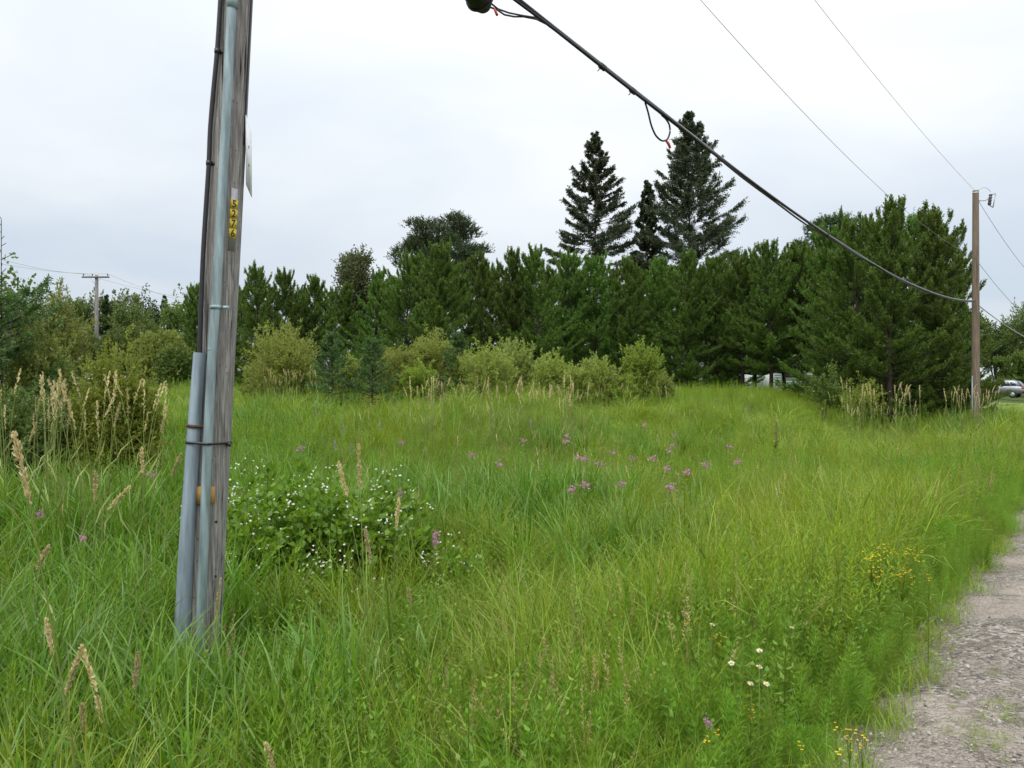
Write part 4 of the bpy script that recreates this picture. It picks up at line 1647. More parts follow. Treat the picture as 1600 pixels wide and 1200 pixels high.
g = np.random.default_rng(501)
CO = {k: bpy.data.collections.new(k) for k in ('fine', 'reed', 'weed', 'horsetail', 'short', 'dry', 'stones')}
for k in range(6):
    m_ = MB()
    blades(m_, 40, .12, .30, .78, .0072, .24, (.7, 1.2, 1.6)[k % 3], g, 5)
    blades(m_, 12, .13, .2, .45, .007, .4, 1.3, g, 4)
    proto(CO['fine'], m_, M['fine'], 'fine_grass_tuft')
for k in range(5):
    m_ = MB()
    blades(m_, 19, .12, .65, 1.1, .0185, .16, .8, g, 6)
    blades(m_, 10, .12, .3, .6, .012, .3, .9, g, 4)
    proto(CO['reed'], m_, M['reed'], 'reed_grass_tuft')
for k in range(5):          # leafy weeds: upright stalks with lance leaves
    m_ = MB()
    for s in range(int(g.integers(3, 6))):
        h = g.uniform(.45, .85)
        b0 = np.array([g.normal(0, .06), g.normal(0, .06), -.03])
        tp = b0 + np.array([g.normal(0, .09), g.normal(0, .09), h])
        nl = int(h * 64)
        t = np.linspace(.15, 1, nl)
        az = np.arange(nl) * 2.4 + g.uniform(0, 6)
        P = b0 + (tp - b0) * t[:, None]
        el = .25 + 1.0 * (t ** 3)
        D = np.stack([np.cos(az) * np.cos(el), np.sin(az) * np.cos(el), np.sin(el)], -1)
        leaves(m_, P, D, (.078 * (1.05 - .45 * t)) * g.uniform(.7, 1.25, nl), .0095, up=.8, fold=-.06, g=g)
        tube(m_, [b0, (b0 + tp) / 2, tp], [.004, .003, .0015], 3, False)
    proto(CO['weed'], m_, M['golden'], 'leafy_weed')
for k in range(4):          # horsetail: whorls of thin branches
    m_ = MB()
    for s in range(7):
        h = g.uniform(.22, .46)
        b0 = np.array([g.normal(0, .07), g.normal(0, .07), -.02])
        tp = b0 + np.array([g.normal(0, .05), g.normal(0, .05), h])
        tube(m_, [b0, tp], [.002, .001], 3, False)
        nw_ = int(h / .028)
        for q in range(2, nw_):
            t = q / nw_
            nb = 8
            az = np.arange(nb) * 2 * PI / nb + g.uniform(0, 1)
            el = .45 + .4 * t
            D = np.stack([np.cos(az) * math.cos(el), np.sin(az) * math.cos(el), np.full(nb, math.sin(el))], -1)
            P = np.repeat([b0 + (tp - b0) * t], nb, 0)
            leaves(m_, P, D, .09 * (1.1 - .75 * t), .0034, fold=-.05, g=g)
    proto(CO['horsetail'], m_, M['horse'], 'horsetail')
for k in range(4):
    m_ = MB()
    blades(m_, 40, .10, .07, .2, .004, .4, 1.0, g, 3)
    proto(CO['short'], m_, M['fine'], 'short_grass_tuft')
for k in range(4):          # dry flowering stalks with open panicles
    m_ = MB()
    for s in range(5):
        h = g.uniform(.55, .9)
        b0 = np.array([g.normal(0, .08), g.normal(0, .08), 0])
        tp = b0 + np.array([g.normal(0, .12), g.normal(0, .12), h])
        tube(m_, [b0, (b0 + tp) / 2 + g.normal(0, .01, 3), tp], [.0016, .0014, .001], 3, False)
        n_ = 26
        t = g.uniform(.72, 1, n_)
        P = b0 + (tp - b0) * t[:, None]
        D = norm(g.normal(size=(n_, 3)) * np.array([1, 1, .3]) + np.array([0, 0, .9]))
        leaves(m_, P, D, .05 * (1.35 - t), .005, g=g)
    proto(CO['dry'], m_, M['dry'], 'dry_grass_stalk')


def cloud(n, d0, d1, seed, power=1.0, half=0.80):
    """points over the field, denser near the viewer"""
    g_ = np.random.default_rng(seed)
    # area density ~ d**-power
    q = g_.uniform(0, 1, n)
    e = 2 - power
    d_ = (d0 ** e + q * (d1 ** e - d0 ** e)) ** (1 / e)
    x = d_ * g_.uniform(-half, half, n)
    return x, d_, g_


def finish(x, y, g_, smin, smax, tilt, lodge=0.0):
    n = len(x)
    z = ground_z(x, y)
    P = np.stack([x, y, z], -1)
    spin = g_.uniform(0, 2 * PI, n)
    # grass leans together in patches
    a = lodge * np.clip(.5 + .8 * wav(x, y, 1.7, 0), 0, 1.4)
    phi = 2.2 * wav(x, y, 2.3, 6) + PI * .9
    rot = np.stack([g_.normal(0, tilt, n) - a * np.sin(phi - spin), g_.normal(0, tilt, n) + a * np.cos(phi - spin), spin], -1)
    s = g_.uniform(smin, smax, n)
    return P, rot, s


def imgx(x, y):
    return 800 + FPX * x / y


def keep_off(x, y):
    """fewer plants right on the pole and inside the dense pines"""
    return (np.hypot(x + 2.03, y - 5) > .2) & (y < 47)


def zone(x, y, cx, cy, rx, ry):
    return np.exp(-(((x - cx) / rx) ** 2 + ((y - cy) / ry) ** 2))


def reed_w(x, y):
    w = zone(x, y, -2.7, 4.3, 1.5, 1.7) * 1.6 + zone(x, y, -.6, 10.2, 2.4, 1.8) * 1.1 + zone(x, y, 1.1, 7.6, 1.0, .8) * .6 + zone(x, y, -5, 9, 2.5, 2.5) * .8
    w += zone(x, y, -5.5, 17, 2, 3) * .9 + zone(x, y, -4.1, 7.4, 1.4, 1.2) * .6
    w += zone(x, y, -3.2, 10.3, 1.1, .8) + zone(x, y, 2.3, 17, 2.0, 1.2) * .8 + zone(x, y, 6.6, 19, 2.0, 1.5) * .6 + zone(x, y, 8.6, 15, 1.5, 1.0) * .5
    w += zone(x, y, 15.0, 25.3, 2.2, 1.6) * .9
    return np.clip(w + .22 * wav(x, y, 1.6, 3) - .06, 0, 1)


def yellow_w(x, y):
    w = sm(.5, 4.5, x / y * 10 + 1.2) * sm(4, 8, y) * .62 + .08 * sm(14, 24, y)
    w = w - zone(x, y, 8, 22, 3, 4) * .4
    return np.clip((w + .55 * wav(x, y, 2.1, 4) + .3 * wav(x, y, 5.5, 7) - .10) * (1 - .8 * zone(x, y, -2.4, 4.3, 2.0, 2.6)), 0, .9)


def height_w(x, y):
    u = udist(x, y)
    return (.48 + .52 * sm(.05, 1.0, u)) * (1 + .36 * wav(x, y, 3.2, 2) * sm(6, 10, y)) * (1 + .46 * wav(x, y, 1.5, 5) + .30 * wav(x, y, .6, 3)) * (1 - .15 * sm(7, 12, y)) * (1 - .42 * zone(x, y, -1.35, 5.15, 1.0, .95)) * (1 - .10 * sm(16, 30, y))


# fine grass everywhere
x, y, g_ = cloud(19000, 2.0, 44, 1, .9)
# tussocks: tight clumps that fall outward, with gaps between
tx, ty, _ = cloud(520, 2.3, 24, 21, 1.0)
kk = (udist(tx, ty) > .35)
tx, ty = tx[kk], ty[kk]
off = g_.normal(0, .11, (len(tx), 9, 2))
x = np.concatenate([x, (tx[:, None] + off[:, :, 0]).ravel()])
y = np.concatenate([y, (ty[:, None] + off[:, :, 1]).ravel()])
isT = np.arange(len(x)) >= 19000
offx = np.concatenate([np.zeros(19000), off[:, :, 0].ravel()])
offy = np.concatenate([np.zeros(19000), off[:, :, 1].ravel()])
u = udist(x, y)
k = (u > .10 + .14 * wav(x, y, .7, 2)) & keep_off(x, y) & (wav(x, y, .8, 7) > -.62) & ((g_.uniform(0, 1, len(x)) > .88 * reed_w(x, y)) | (isT & (reed_w(x, y) < .6))) & (zone(x, y, -1.85, 6.6, .75, .5) < .75)
x, y, isT, offx, offy = x[k], y[k], isT[k], offx[k], offy[k]
P, rot, s = finish(x, y, g_, .62, 1.15, .20, .20)
ph = np.arctan2(offy, offx) - rot[:, 2]
tl = 2.6 * np.hypot(offx, offy) * isT
rot[:, 0] -= tl * np.sin(ph)
rot[:, 1] += tl * np.cos(ph)
s = s * height_w(x, y) * np.where(isT, 1.22, .86)
ws = 1 + .9 * sm(9, 30, y)
tint = yellow_w(x, y) + g_.normal(0, .15, len(x))
scatter('field_grass', CO['fine'], P, rot, np.stack([s * ws, s * ws, s], -1), g_.integers(0, 6, len(x)), np.clip(tint, 0, 1), 'long fine green and yellow-green grass filling the field', 'grass')
# broad reed grass in stands
x, y, g_ = cloud(14500, 2.0, 40, 2, 1.0)
u = udist(x, y)
k = (u > .8) & keep_off(x, y) & (g_.uniform(0, 1, len(x)) < reed_w(x, y)) & (zone(x, y, -1.94, 6.5, .9, .8) < .45)
x, y = x[k], y[k]
P, rot, s = finish(x, y, g_, .75, 1.15, .12, .22)
s = s * (1 + .2 * wav(x, y, 1.1, 6)) * (1 - .5 * zone(x, y, -1.35, 5.0, .95, 1.0)) * (1 - .12 * sm(7, 12, y))
tint = .2 * yellow_w(x, y) * sm(5, 9, y) + g_.normal(0, .1, len(x))
scatter('reed_grass', CO['reed'], P, rot, np.stack([s, s, s], -1), g_.integers(0, 5, len(x)), np.clip(tint, 0, 1), 'broad-bladed deep green reed grass in dense stands', 'grass')
# leafy weeds
x, y, g_ = cloud(21000, 2.2, 40, 3, 1.0)
u = udist(x, y)
w = zone(x, y, 2.15, 5.0, .75, 1.1) * .9 + zone(x, y, 2.3, 6.0, 1.0, 1.3) * .7 + zone(x, y, -1.9, 8.2, 1.2, .7) + zone(x, y, -.3, 6.2, 1.1, .7) * .5 + zone(x, y, 2.2, 12.5, 2.5, 2.0) * .6 + zone(x, y, 4.4, 10, 1.5, 2.0) * .55
w += zone(x, y, -3.6, 7.6, 1.8, 1.4) * .7 + .12 + .28 * sm(6, 12, y) + zone(x, y, -1.2, 3.2, .8, .5) * .5 + zone(x, y, 9, 29, 4, 3) + zone(x, y, -9, 21, 6, 5) * .45 + zone(x, y, -5, 12, 2.5, 2) * .5
w = np.clip(w + .34 * wav(x, y, 1.3, 7), 0, 1)
k = (u > .3) & keep_off(x, y) & (g_.uniform(0, 1, len(x)) < w * .62)
x, y = x[k], y[k]
P, rot, s = finish(x, y, g_, .65, 1.1, .1)
tint = .6 * yellow_w(x, y) + .5 * zone(x, y, 1.9, 4.9, .8, 1.3) + g_.normal(0, .15, len(x))
scatter('leafy_weeds', CO['weed'], P, rot, np.stack([s, s, s], -1), g_.integers(0, 5, len(x)), np.clip(tint, 0, 1), 'leafy upright weeds growing in patches among the grass', 'weeds')
# horsetail by the road edge
x, y, g_ = cloud(24000, 2.2, 30, 4, 1.1)
u = udist(x, y)
k = (u > .08 + .13 * wav(x, y, .5, 2)) & (u < 2.2 + .4 * wav(x, y, 1.3, 1)) & (g_.uniform(0, 1, len(x)) < (1 - sm(.5, 2.2, u)) * (.7 + .4 * wav(x, y, 1.7, 0)) * sm(2.2, 3.4, y))
x, y = x[k], y[k]
P, rot, s = finish(x, y, g_, .6, 1.15, .1)
s = s * (.8 + .3 * sm(0, .7, udist(x, y)))
scatter('horsetails', CO['horsetail'], P, rot, np.stack([s, s, s], -1), g_.integers(0, 4, len(x)), np.clip(.3 + .3 * wav(x, y, 1.2, 3), 0, 1), 'feathery horsetail fringe along the gravel edge', 'horsetail')
# short fringe and weeds on the gravel
x, y, g_ = cloud(22000, 2.2, 26, 5, 1.3)
u = udist(x, y)
al_ = (x - R0[0]) * RD[0] + (y - R0[1]) * RD[1]
p = (u > -.10 + .12 * wav(x, y, .5, 2)) * (u < .5) * .6 + (u <= 0) * (u > -3.2) * sm(.12, .65, wav(al_ * .45, u, .5, 4) + .45 * wav(x, y, .23, 6)) * .5 * (1 - .5 * sm(-.5, -2, -u * -1))
k = g_.uniform(0, 1, len(x)) < p
x, y = x[k], y[k]
P, rot, s = finish(x, y, g_, .35, .9, .2)
un = udist(x, y)
s = s * np.where(un < -.1, .42, 1.25)
P[:, 2] += np.where(un < 0, .03, 0)
scatter('verge_weeds', CO['short'], P, rot, np.stack([s * 1.2, s * 1.2, s], -1), g_.integers(0, 4, len(x)), np.clip(.22 + g_.normal(0, .2, len(x)), 0, 1), 'short weeds and grass creeping onto the gravel', 'weeds')
# dry stalks
x, y, g_ = cloud(5200, 2.6, 34, 6, 1.05)
u = udist(x, y)
w = zone(x, y, .7, 3.6, .9, .8) * .8 + zone(x, y, 1.4, 3.9, .8, .9) * .5 + zone(x, y, .3, 13.5, 3.0, 3.0) * 1.3 + zone(x, y, 3.5, 9.5, 2.5, 2.5) * .4 + zone(x, y, 9, 16, 5, 6) * .5 + zone(x, y, -1, 18, 5, 3.5) * .9 + .12
k = (u > .3) & keep_off(x, y) & (g_.uniform(0, 1, len(x)) < np.clip(w + .15 * wav(x, y, 1.3, 2), 0, 1) * .25)
x, y = x[k], y[k]
P, rot, s = finish(x, y, g_, .6, .95, .12)
scatter('dry_stalks', CO['dry'], P, rot, np.stack([s, s, s], -1), g_.integers(0, 4, len(x)), np.clip(g_.normal(.4, .3, len(x)), 0, 1), 'thin dry brownish flowering grass stalks', 'grass')
# broad-leaved forbs mixed through the grass
CO['forb'] = bpy.data.collections.new('forb')
for k in range(6):
    m_ = MB()
    for s_i in range(int(g.integers(3, 7))):
        h = g.uniform(.25, .62)
        b0 = np.array([g.normal(0, .07), g.normal(0, .07), -.02])
        tp = b0 + np.array([g.normal(0, .1), g.normal(0, .1), h])
        nl = int(h * 40)
        t = np.linspace(.2, 1, nl)
        az = np.arange(nl) * (PI / 2 if k % 2 else 2.4) + g.uniform(0, 6)
        if k % 2:
            t = np.repeat(t[::2], 2)[:nl]
            az = np.floor(np.arange(nl) / 2) * PI / 2 + (np.arange(nl) % 2) * PI
        el = g.normal(.35, .25, nl) + .5 * t ** 4
        D = np.stack([np.cos(az) * np.cos(el), np.sin(az) * np.cos(el), np.sin(el)], -1)
        leaves(m_, b0 + (tp - b0) * t[:, None], D, .052 * (1.15 - .6 * t) * g.uniform(.6, 1.3, nl), (.019, .013, .022, .011, .017, .015)[k], up=.8, fold=-.08, g=g)
        tube(m_, [b0, (b0 + tp) / 2, tp], [.003, .0025, .0015], 3, False)
    proto(CO['forb'], m_, M['forb'], 'broad_leaved_weed')
x, y, g_ = cloud(15000, 2.1, 34, 15, 1.0)
u = udist(x, y)
w = np.clip(.18 + .55 * wav(x, y, 1.1, 3) + .3 * wav(x, y, 3.1, 0) + .5 * zone(x, y, -3.2, 6.6, 1.5, 1.2) + .5 * zone(x, y, -.4, 3.4, 1.0, .6), 0, 1)
k = (u > .25) & keep_off(x, y) & (g_.uniform(0, 1, len(x)) < w * .8)
x, y = x[k], y[k]
P, rot, s = finish(x, y, g_, .7, 1.25, .12)
scatter('broad_leaved_weeds', CO['forb'], P, rot, np.stack([s, s, s], -1), g_.integers(0, 6, len(x)), np.clip(g_.normal(.35, .3, len(x)), 0, 1), 'broad-leaved green weeds mixed through the grass', 'weeds')
# dead thatch and broken stems between the green tufts
CO['thatch'] = bpy.data.collections.new('thatch')
for k in range(4):
    m_ = MB()
    blades(m_, 16, .16, .18, .5, .005, .75, .9, g, 4)
    blades(m_, 5, .14, .4, .75, .0045, .25, .6, g, 4)
    proto(CO['thatch'], m_, M['dry'], 'dead_grass_tuft')
x, y, g_ = cloud(6500, 2.1, 36, 14, .9)
u = udist(x, y)
k = (u > .2) & keep_off(x, y) & (g_.uniform(0, 1, len(x)) < np.clip(.35 + .5 * wav(x, y, 1.4, 1), .06, 1) * .8)
x, y = x[k], y[k]
P, rot, s = finish(x, y, g_, .6, 1.1, .25, .3)
s = s * height_w(x, y)
scatter('dead_grass', CO['thatch'], P, rot, np.stack([s * 1.1, s * 1.1, s], -1), g_.integers(0, 4, len(x)), np.clip(g_.normal(.45, .3, len(x)), 0, 1), 'dead straw coloured thatch and broken stems among the grass', 'grass')
# loose stones on the gravel
m_s = plain('gravel_stone', (0.30, 0.28, 0.265), 0.85, 0, 0.35, 6, 0.2)
t = m_s.node_tree
oi = N(t, 'ShaderNodeObjectInfo')
pb = [n for n in t.nodes if n.type == 'BSDF_PRINCIPLED'][0]
t.links.new(ramp(t, oi.outputs['Random'], [(0, (.13, .125, .125)), (.4, (.27, .25, .235)), (.75, (.33, .295, .265)), (1, (.42, .40, .375))]), pb.inputs['Base Color'])
for k in range(5):
    bm = bmesh.new()
    bmesh.ops.create_icosphere(bm, subdivisions=1, radius=1)
    for v in bm.verts:
        v.co *= g.uniform(.7, 1.15)
        v.co.z *= .6
    me = bpy.data.meshes.new('stone')
    bm.to_mesh(me)
    bm.free()
    me.materials.append(m_s)
    CO['stones'].objects.link(bpy.data.objects.new('stone', me))
x, y, g_ = cloud(52000, 2.3, 14, 8, 1.6, .95)
u = udist(x, y)
k = (u < .12) & (u > -4) & (g_.uniform(0, 1, len(x)) < .5 + .5 * wav(x, y, .9, 5))
x, y = x[k], y[k]
P, rot, s = finish(x, y, g_, 1, 1, .5)
P[:, 2] += .03
s = .0035 + .0085 * g_.uniform(0, 1, len(x)) ** 4
scatter('gravel_stones', CO['stones'], P, rot, np.stack([s, s, s], -1), g_.integers(0, 5, len(x)), np.zeros(len(x)), 'loose grey stones scattered on the gravel', 'gravel')

# ------------------------------------------------------------------ seed heads


def seed_head(mb_, tip, base, g_, n=90, w=.012):
    ax = base - tip
    L = np.linalg.norm(ax)
    t = g_.uniform(0, 1, n)
    P = tip + ax * t[:, None] + g_.normal(0, w * .22, (n, 3))
    up = -ax / L
    D = norm(up + g_.normal(0, .36, (n, 3)))
    prof = np.sin(np.clip(t * .9 + .08, 0, 1) * PI) ** .5
    leaves(mb_, P, D, (.009 + .7 * w) * prof + .004, w * .62, g=g_)


def grass_stalk(label, tip, base, foot, group, g_, n=90, w=.012, blade=True):
    o_ = np.array(foot, float)
    t = thing('seed_stalk', label, 'grass stalk', tuple(o_), 0, group)
    m1, m2 = MB(), MB()
    seed_head(m1, tip - o_, base - o_, g_, n, w)
    dirn = norm(base - tip)
    mid = base + dirn * .5 * np.linalg.norm(o_ - base)
    s = np.linspace(0, 1, 9)[:, None]
    cv = (1 - s) ** 2 * (base + (tip - base) * .9) + 2 * s * (1 - s) * (mid * .75 + (base + o_) * .125) + s ** 2 * o_
    tube(m2, cv - o_, np.linspace(.0017, .0038, 9), 5, False)
    if blade:
        for q in range(2):
            i0 = int(g_.integers(4, 7))
            b = cv[i0] - o_
            a = g_.uniform(0, 6.28)
            leaves(m2, np.array([b]), np.array([[math.cos(a) * .7, math.sin(a) * .7, .7]]), .22, .011, up=.5, g=g_)
    m1.obj('seed_head', M['seed'], t)
    m2.obj('stem', M['stalk'], t)
    return t


G_N = 'tall grass stalks with tan seed heads close by'
g = np.random.default_rng(808)
near = [
    ((22, 676), (48, 790), 2.15, 'longest and nearest tan seed head, leaning at the left edge'),
    ((72, 968), (82, 1022), 3.1, 'upright tan seed head at the lower left, left of the crossing pair'),
    ((129, 1010), (101, 1086), 2.9, 'left seed head of the crossing pair at the lower left, leaning right'),
    ((131, 1016), (151, 1082), 2.9, 'right seed head of the crossing pair at the lower left, leaning left'),
    ((152, 1090), (160, 1130), 3.1, 'short seed head just below the crossing pair on its right'),
    ((128, 1102), (133, 1146), 3.0, 'seed head straight below the crossing pair'),
    ((215, 1020), (211, 1078), 3.1, 'lone upright seed head between the crossing pair and the near pole foot'),
    ((529, 722), (543, 776), 3.9, 'leaning seed head above the white-flowered bramble, left of two'),
    ((560, 696), (563, 766), 3.9, 'tall upright seed head above the white-flowered bramble, right of two'),
    ((571, 828), (579, 880), 3.7, 'seed head in front of the right end of the bramble'),
    ((623, 780), (619, 826), 4.2, 'seed head under a pink flower right of the bramble'),
    ((416, 1163), (430, 1210), 2.7, 'seed head cut by the bottom edge below the near pole'),
    ((638, 920), (642, 946), 5.0, 'small seed head in the fine grass right of the bramble'),
    ((203, 760), (168, 797), 4.0, 'seed head bent to the right, left of the near pole conduits'),
    ((149, 738), (148, 785), 4.3, 'thin upright seed head left of the bent one'),
    ((221, 700), (223, 742), 4.6, 'thin upright seed head behind the bent one'),
    ((76, 854), (57, 890), 3.5, 'small slanted seed head above the pink flower at the left'),
    ((283, 710), (267, 744), 4.6, 'slanted seed head just left of the grey plastic conduit'),
    ((58, 660), (45, 690), 6.3, 'seed head behind the longest one at the left edge'),
    ((187, 630), (178, 668), 6.5, 'slanted seed head below the bright green bush'),
    ((345, 905), (335, 975), 4.6, 'straw coloured blade leaning on the foot of the near pole'),
]
for (tp, bs, d, lb) in near:
    t_ = ray(*tp, d)
    b_ = ray(*bs, d)
    dx = (b_ - t_)
    k = min(max((b_[2] - gz(b_[0], d)) / max(-dx[2], .03), 0), 6)
    fx2 = b_[0] + max(-.45, min(.45, dx[0] * k * .55))
    grass_stalk(lb, t_, b_, (fx2, d + .1, gz(fx2, d + .1)), G_N, g, 210, .0105)

# stands of reed canary grass: a few models, copied
models = []
for k in range(6):
    gg = np.random.default_rng(900 + k)
    H = 1.0
    lean = np.array([gg.normal(0, .14), gg.normal(0, .10), 0])
    tip = np.array([0, 0, 1.0]) + lean
    hl = gg.uniform(.13, .19)
    base = tip - norm(np.array([lean[0] * 2.2, lean[1] * 2, 1.0])) * hl
    models.append((tip, base))
stands = [
    # label, group, list of (px range, py range, depth range, count)
    ('tan seed head stalk in the stand before the left bushes', 'seed heads in front of the left bushes', (-10, 250, 545, 655, 6.6, 9.2, 44)),
    ('thin tan seed head at the foot of the big round willow', 'seed heads below the big round willow', (405, 500, 570, 598, 21, 23, 34)),
    ('tan seed head in the thick stand before the middle willows', 'seed heads in front of the middle willows', (635, 912, 586, 628, 15, 18, 92)),
    ('pale seed head before the yellowish willow', 'seed heads below the yellowish willow', (930, 1060, 590, 618, 20, 24, 26)),
    ('seed head at the dark edge of the right pines', 'seed heads along the foot of the right pines', (1295, 1440, 588, 640, 19, 24, 40)),
    ('seed head crowding round the foot of the brown pole', 'seed heads at the foot of the brown pole', (1470, 1560, 600, 632, 21, 25, 34)),
    ('brownish seed head scattered in the open middle of the field', 'scattered seed heads in the open field', (560, 1260, 632, 760, 9, 15, 62)),
]
firstm = {}
g = np.random.default_rng(33)
for lb, gr, (x0, x1, y0, y1, d0, d1, cnt) in stands:
    for q in range(cnt):
        px = g.uniform(x0, x1)
        py = y0 + (y1 - y0) * g.uniform(0, 1)
        d = g.uniform(d0, d1)
        if cnt == 62:
            X, d = place(px, py, 1.0)
        X = (px - 800) / FPX * d
        z0 = gz(X, d)
        H = EYE - (py - 600) / FPX * d - z0
        H = min(max(H, .75), 2.0)
        k = int(g.integers(0, 6))
        wsc = H * (1.0 if d < 12 else .9)
        rz = g.uniform(0, 2 * PI)
        key = (k, d > 12)
        if key not in firstm:
            tip, base = models[k]
            t = thing('seed_stalk', lb, 'grass stalk', (X, d, z0), rz, gr)
            m1, m2 = MB(), MB()
            w = .0072 if d < 12 else .012
            seed_head(m1, tip, base, g, 60, w)
            s = np.linspace(0, 1, 5)[:, None]
            cv = (1 - s) ** 2 * (base + (tip - base) * .5) + 2 * s * (1 - s) * np.array([base[0] * .4, base[1] * .4, .5]) + s ** 2 * np.zeros(3)
            tube(m2, cv, np.linspace(.0014, .003, 5) * (1 if d < 12 else 1.6), 4, False)
            leaves(m2, np.array([[0, 0, .35], [0, 0, .5]]), np.array([[.6, .2, .8], [-.5, -.3, .8]]), .2, .01, up=.5, g=g)
            m1.obj('seed_head', M['seed'], t)
            m2.obj('stem', M['stalk'], t)
            t.scale = (wsc, wsc, H)
            firstm[key] = t
        else:
            t = dup(firstm[key], (X, d, z0), rz, (wsc, wsc, H), lb, gr)

# ------------------------------------------------------------------ flowers


def pink_flower(seed, mat='pink', H=.8, cl=.05, spike=False):
    g_ = np.random.default_rng(seed)
    st, pt = MB(), MB()
    tip = np.array([g_.normal(0, .04), g_.normal(0, .04), H])
    tube(st, [(0, 0, 0), tip * np.array([.3, .3, .5]), tip], [.004, .0035, .002], 5, False)
    nl = 26
    t = np.linspace(.25, .93, nl)
    az = np.arange(nl) * 2.4
    leaves(st, tip * t[:, None], np.stack([np.cos(az), np.sin(az), .5 + 0 * az], -1), .085 * (1.15 - .6 * t), .014, up=.7, g=g_)
    for q in range(22 if not spike else 40):
        if spike:
            c = tip * (1 - g_.uniform(0, .22)) + g_.normal(0, .008, 3)
        else:
            c = tip + np.array([g_.normal(0, cl * .34), g_.normal(0, cl * .34), g_.normal(.0, cl * .42)])
        v = norm(g_.normal(size=(4, 3)) + np.array([0, 0, .3]))
        leaves(pt, np.repeat([c], 4, 0), v, .0145, .0095, g=g_)
    return st, pt


G_K = 'pink wildflowers in the field'
pk = [(739, 711, 'lone pink flower in the broad grass left of the field middle'), (124, 843, 'pink flower in the deep grass at the left edge'), (374, 769, 'pink flower just right of the near pole, above the bramble'),
      (555, 801, 'pink flower at the right end of the bramble'), (627, 772, 'pink flower above a seed head right of the bramble'), (683, 838, 'upper flower of a dull pair right of the bramble'),
      (676, 848, 'lower flower of a dull pair right of the bramble'), (896, 766, 'brightest pink flower, above the dark hollow in the middle'), (917, 758, 'pale pink flower just right of the brightest one'),
      (965, 757, 'pink flower between the dark hollow and the right lone one'), (1058, 762, 'lone pink flower in the light grass right of the middle'), (904, 716, 'left flower of a close pair in the middle distance'),
      (917, 718, 'right flower of a close pair in the middle distance'), (939, 726, 'pink flower just right of the close pair, lower'), (983, 717, 'tall pink flower right of the close pair'),
      (959, 709, 'small pink flower left of the tall one'), (1018, 717, 'pink flower alone right of the tall one'), (1057, 682, 'highest pink flower of the right cluster'), (1056, 696, 'middle flower of the right cluster'),
      (1047, 706, 'lowest flower of the right cluster'), (1070, 739, 'faded pink flower under the right cluster'), (1047, 733, 'faded flower left of the other faded one'), (1108, 727, 'dull pink flower right of the faded pair'),
      (1141, 699, 'rightmost pink flower at the far side'), (1152, 722, 'rightmost pink flower, lower'), (880, 691, 'far pink flower left of two'), (891, 682, 'far pink flower right of two'),
      (1008, 666, 'farthest lilac flower right of the middle'), (470, 702, 'pink flower in the far grass right of the near pole band'), (622, 692, 'pink flower in the far grass left of the lone one'), (812, 690, 'far pink flower below the tan seed heads'), (782, 728, 'pale pink flower between the lone one and the close pair'),
      (60, 806, 'dull pink flower under the longest seed head at the left edge'), (240, 742, 'pink flower in the grass just left of the grey conduit'), (360, 1021, 'small pink flower at the foot of the near pole'), (1106, 1132, 'small purple flower near the bottom edge')]
pmods = [pink_flower(700 + k) for k in range(4)]
pf = {}
g = np.random.default_rng(12)
for k, (px, py, lb) in enumerate(pk):
    H = .85 if py < 1000 else .42
    X, d = place(px, py, H)
    q = k % 4
    s = H / .8
    sw = s * g.uniform(.65, .9) * (1.0 if d < 8 else 1.9)
    if q not in pf:
        t = thing('pink_wildflower', lb, 'flower', (X, d, gz(X, d)), g.uniform(0, 6), G_K)
        pmods[q][0].obj('stem', M['golden'], t)
        pmods[q][1].obj('blossom', M['pink'], t)
        t.scale = (sw, sw, s)
        pf[q] = t
    else:
        dup(pf[q], (X, d, gz(X, d)), g.uniform(0, 6), (sw, sw, s), lb, G_K)
# lupin spikes and white spikes
st, pt = pink_flower(750, 'lilac', .8, .05, True)
G_L = 'faded lilac spikes in the far left field'
lf0 = None
for px, py, lb in ((497, 633, 'faded lilac spike behind the round willow stand, right of the near pole'), (540, 660, 'faded lilac spike in the far grass left of the middle'), (528, 684, 'faded lilac spike lower in the far grass'),
                   (826, 652, 'faded lilac spike in front of the middle willows'), (596, 655, 'faded lilac spike below the second young spruce'), (552, 690, 'lowest faded lilac spike in the far grass')):
    X, d = place(px, py, .85)
    if lf0 is None:
        lf0 = thing('lilac_spike', lb, 'flower', (X, d, gz(X, d)), 0, G_L)
        st.obj('stem', M['golden'], lf0)
        pt.obj('blossom', M['lilac'], lf0)
    else:
        dup(lf0, (X, d, gz(X, d)), px, (1, 1, 1), lb, G_L)
st, pt = pink_flower(751, 'petalw', .8, .05, True)
lf0 = None
for px, py, lb in ((120, 690, 'fluffy white flower spike in the grass at the left'), (188, 700, 'fluffy white flower spike left of the near pole')):
    X, d = place(px, py, .8)
    if lf0 is None:
        lf0 = thing('white_spike', lb, 'flower', (X, d, gz(X, d)), 0, 'white flower spikes at the left')
        st.obj('stem', M['golden'], lf0)
        pt.obj('blossom', M['petalw'], lf0)
    else:
        dup(lf0, (X, d, gz(X, d)), px, (1, 1, 1), lb, 'white flower spikes at the left')


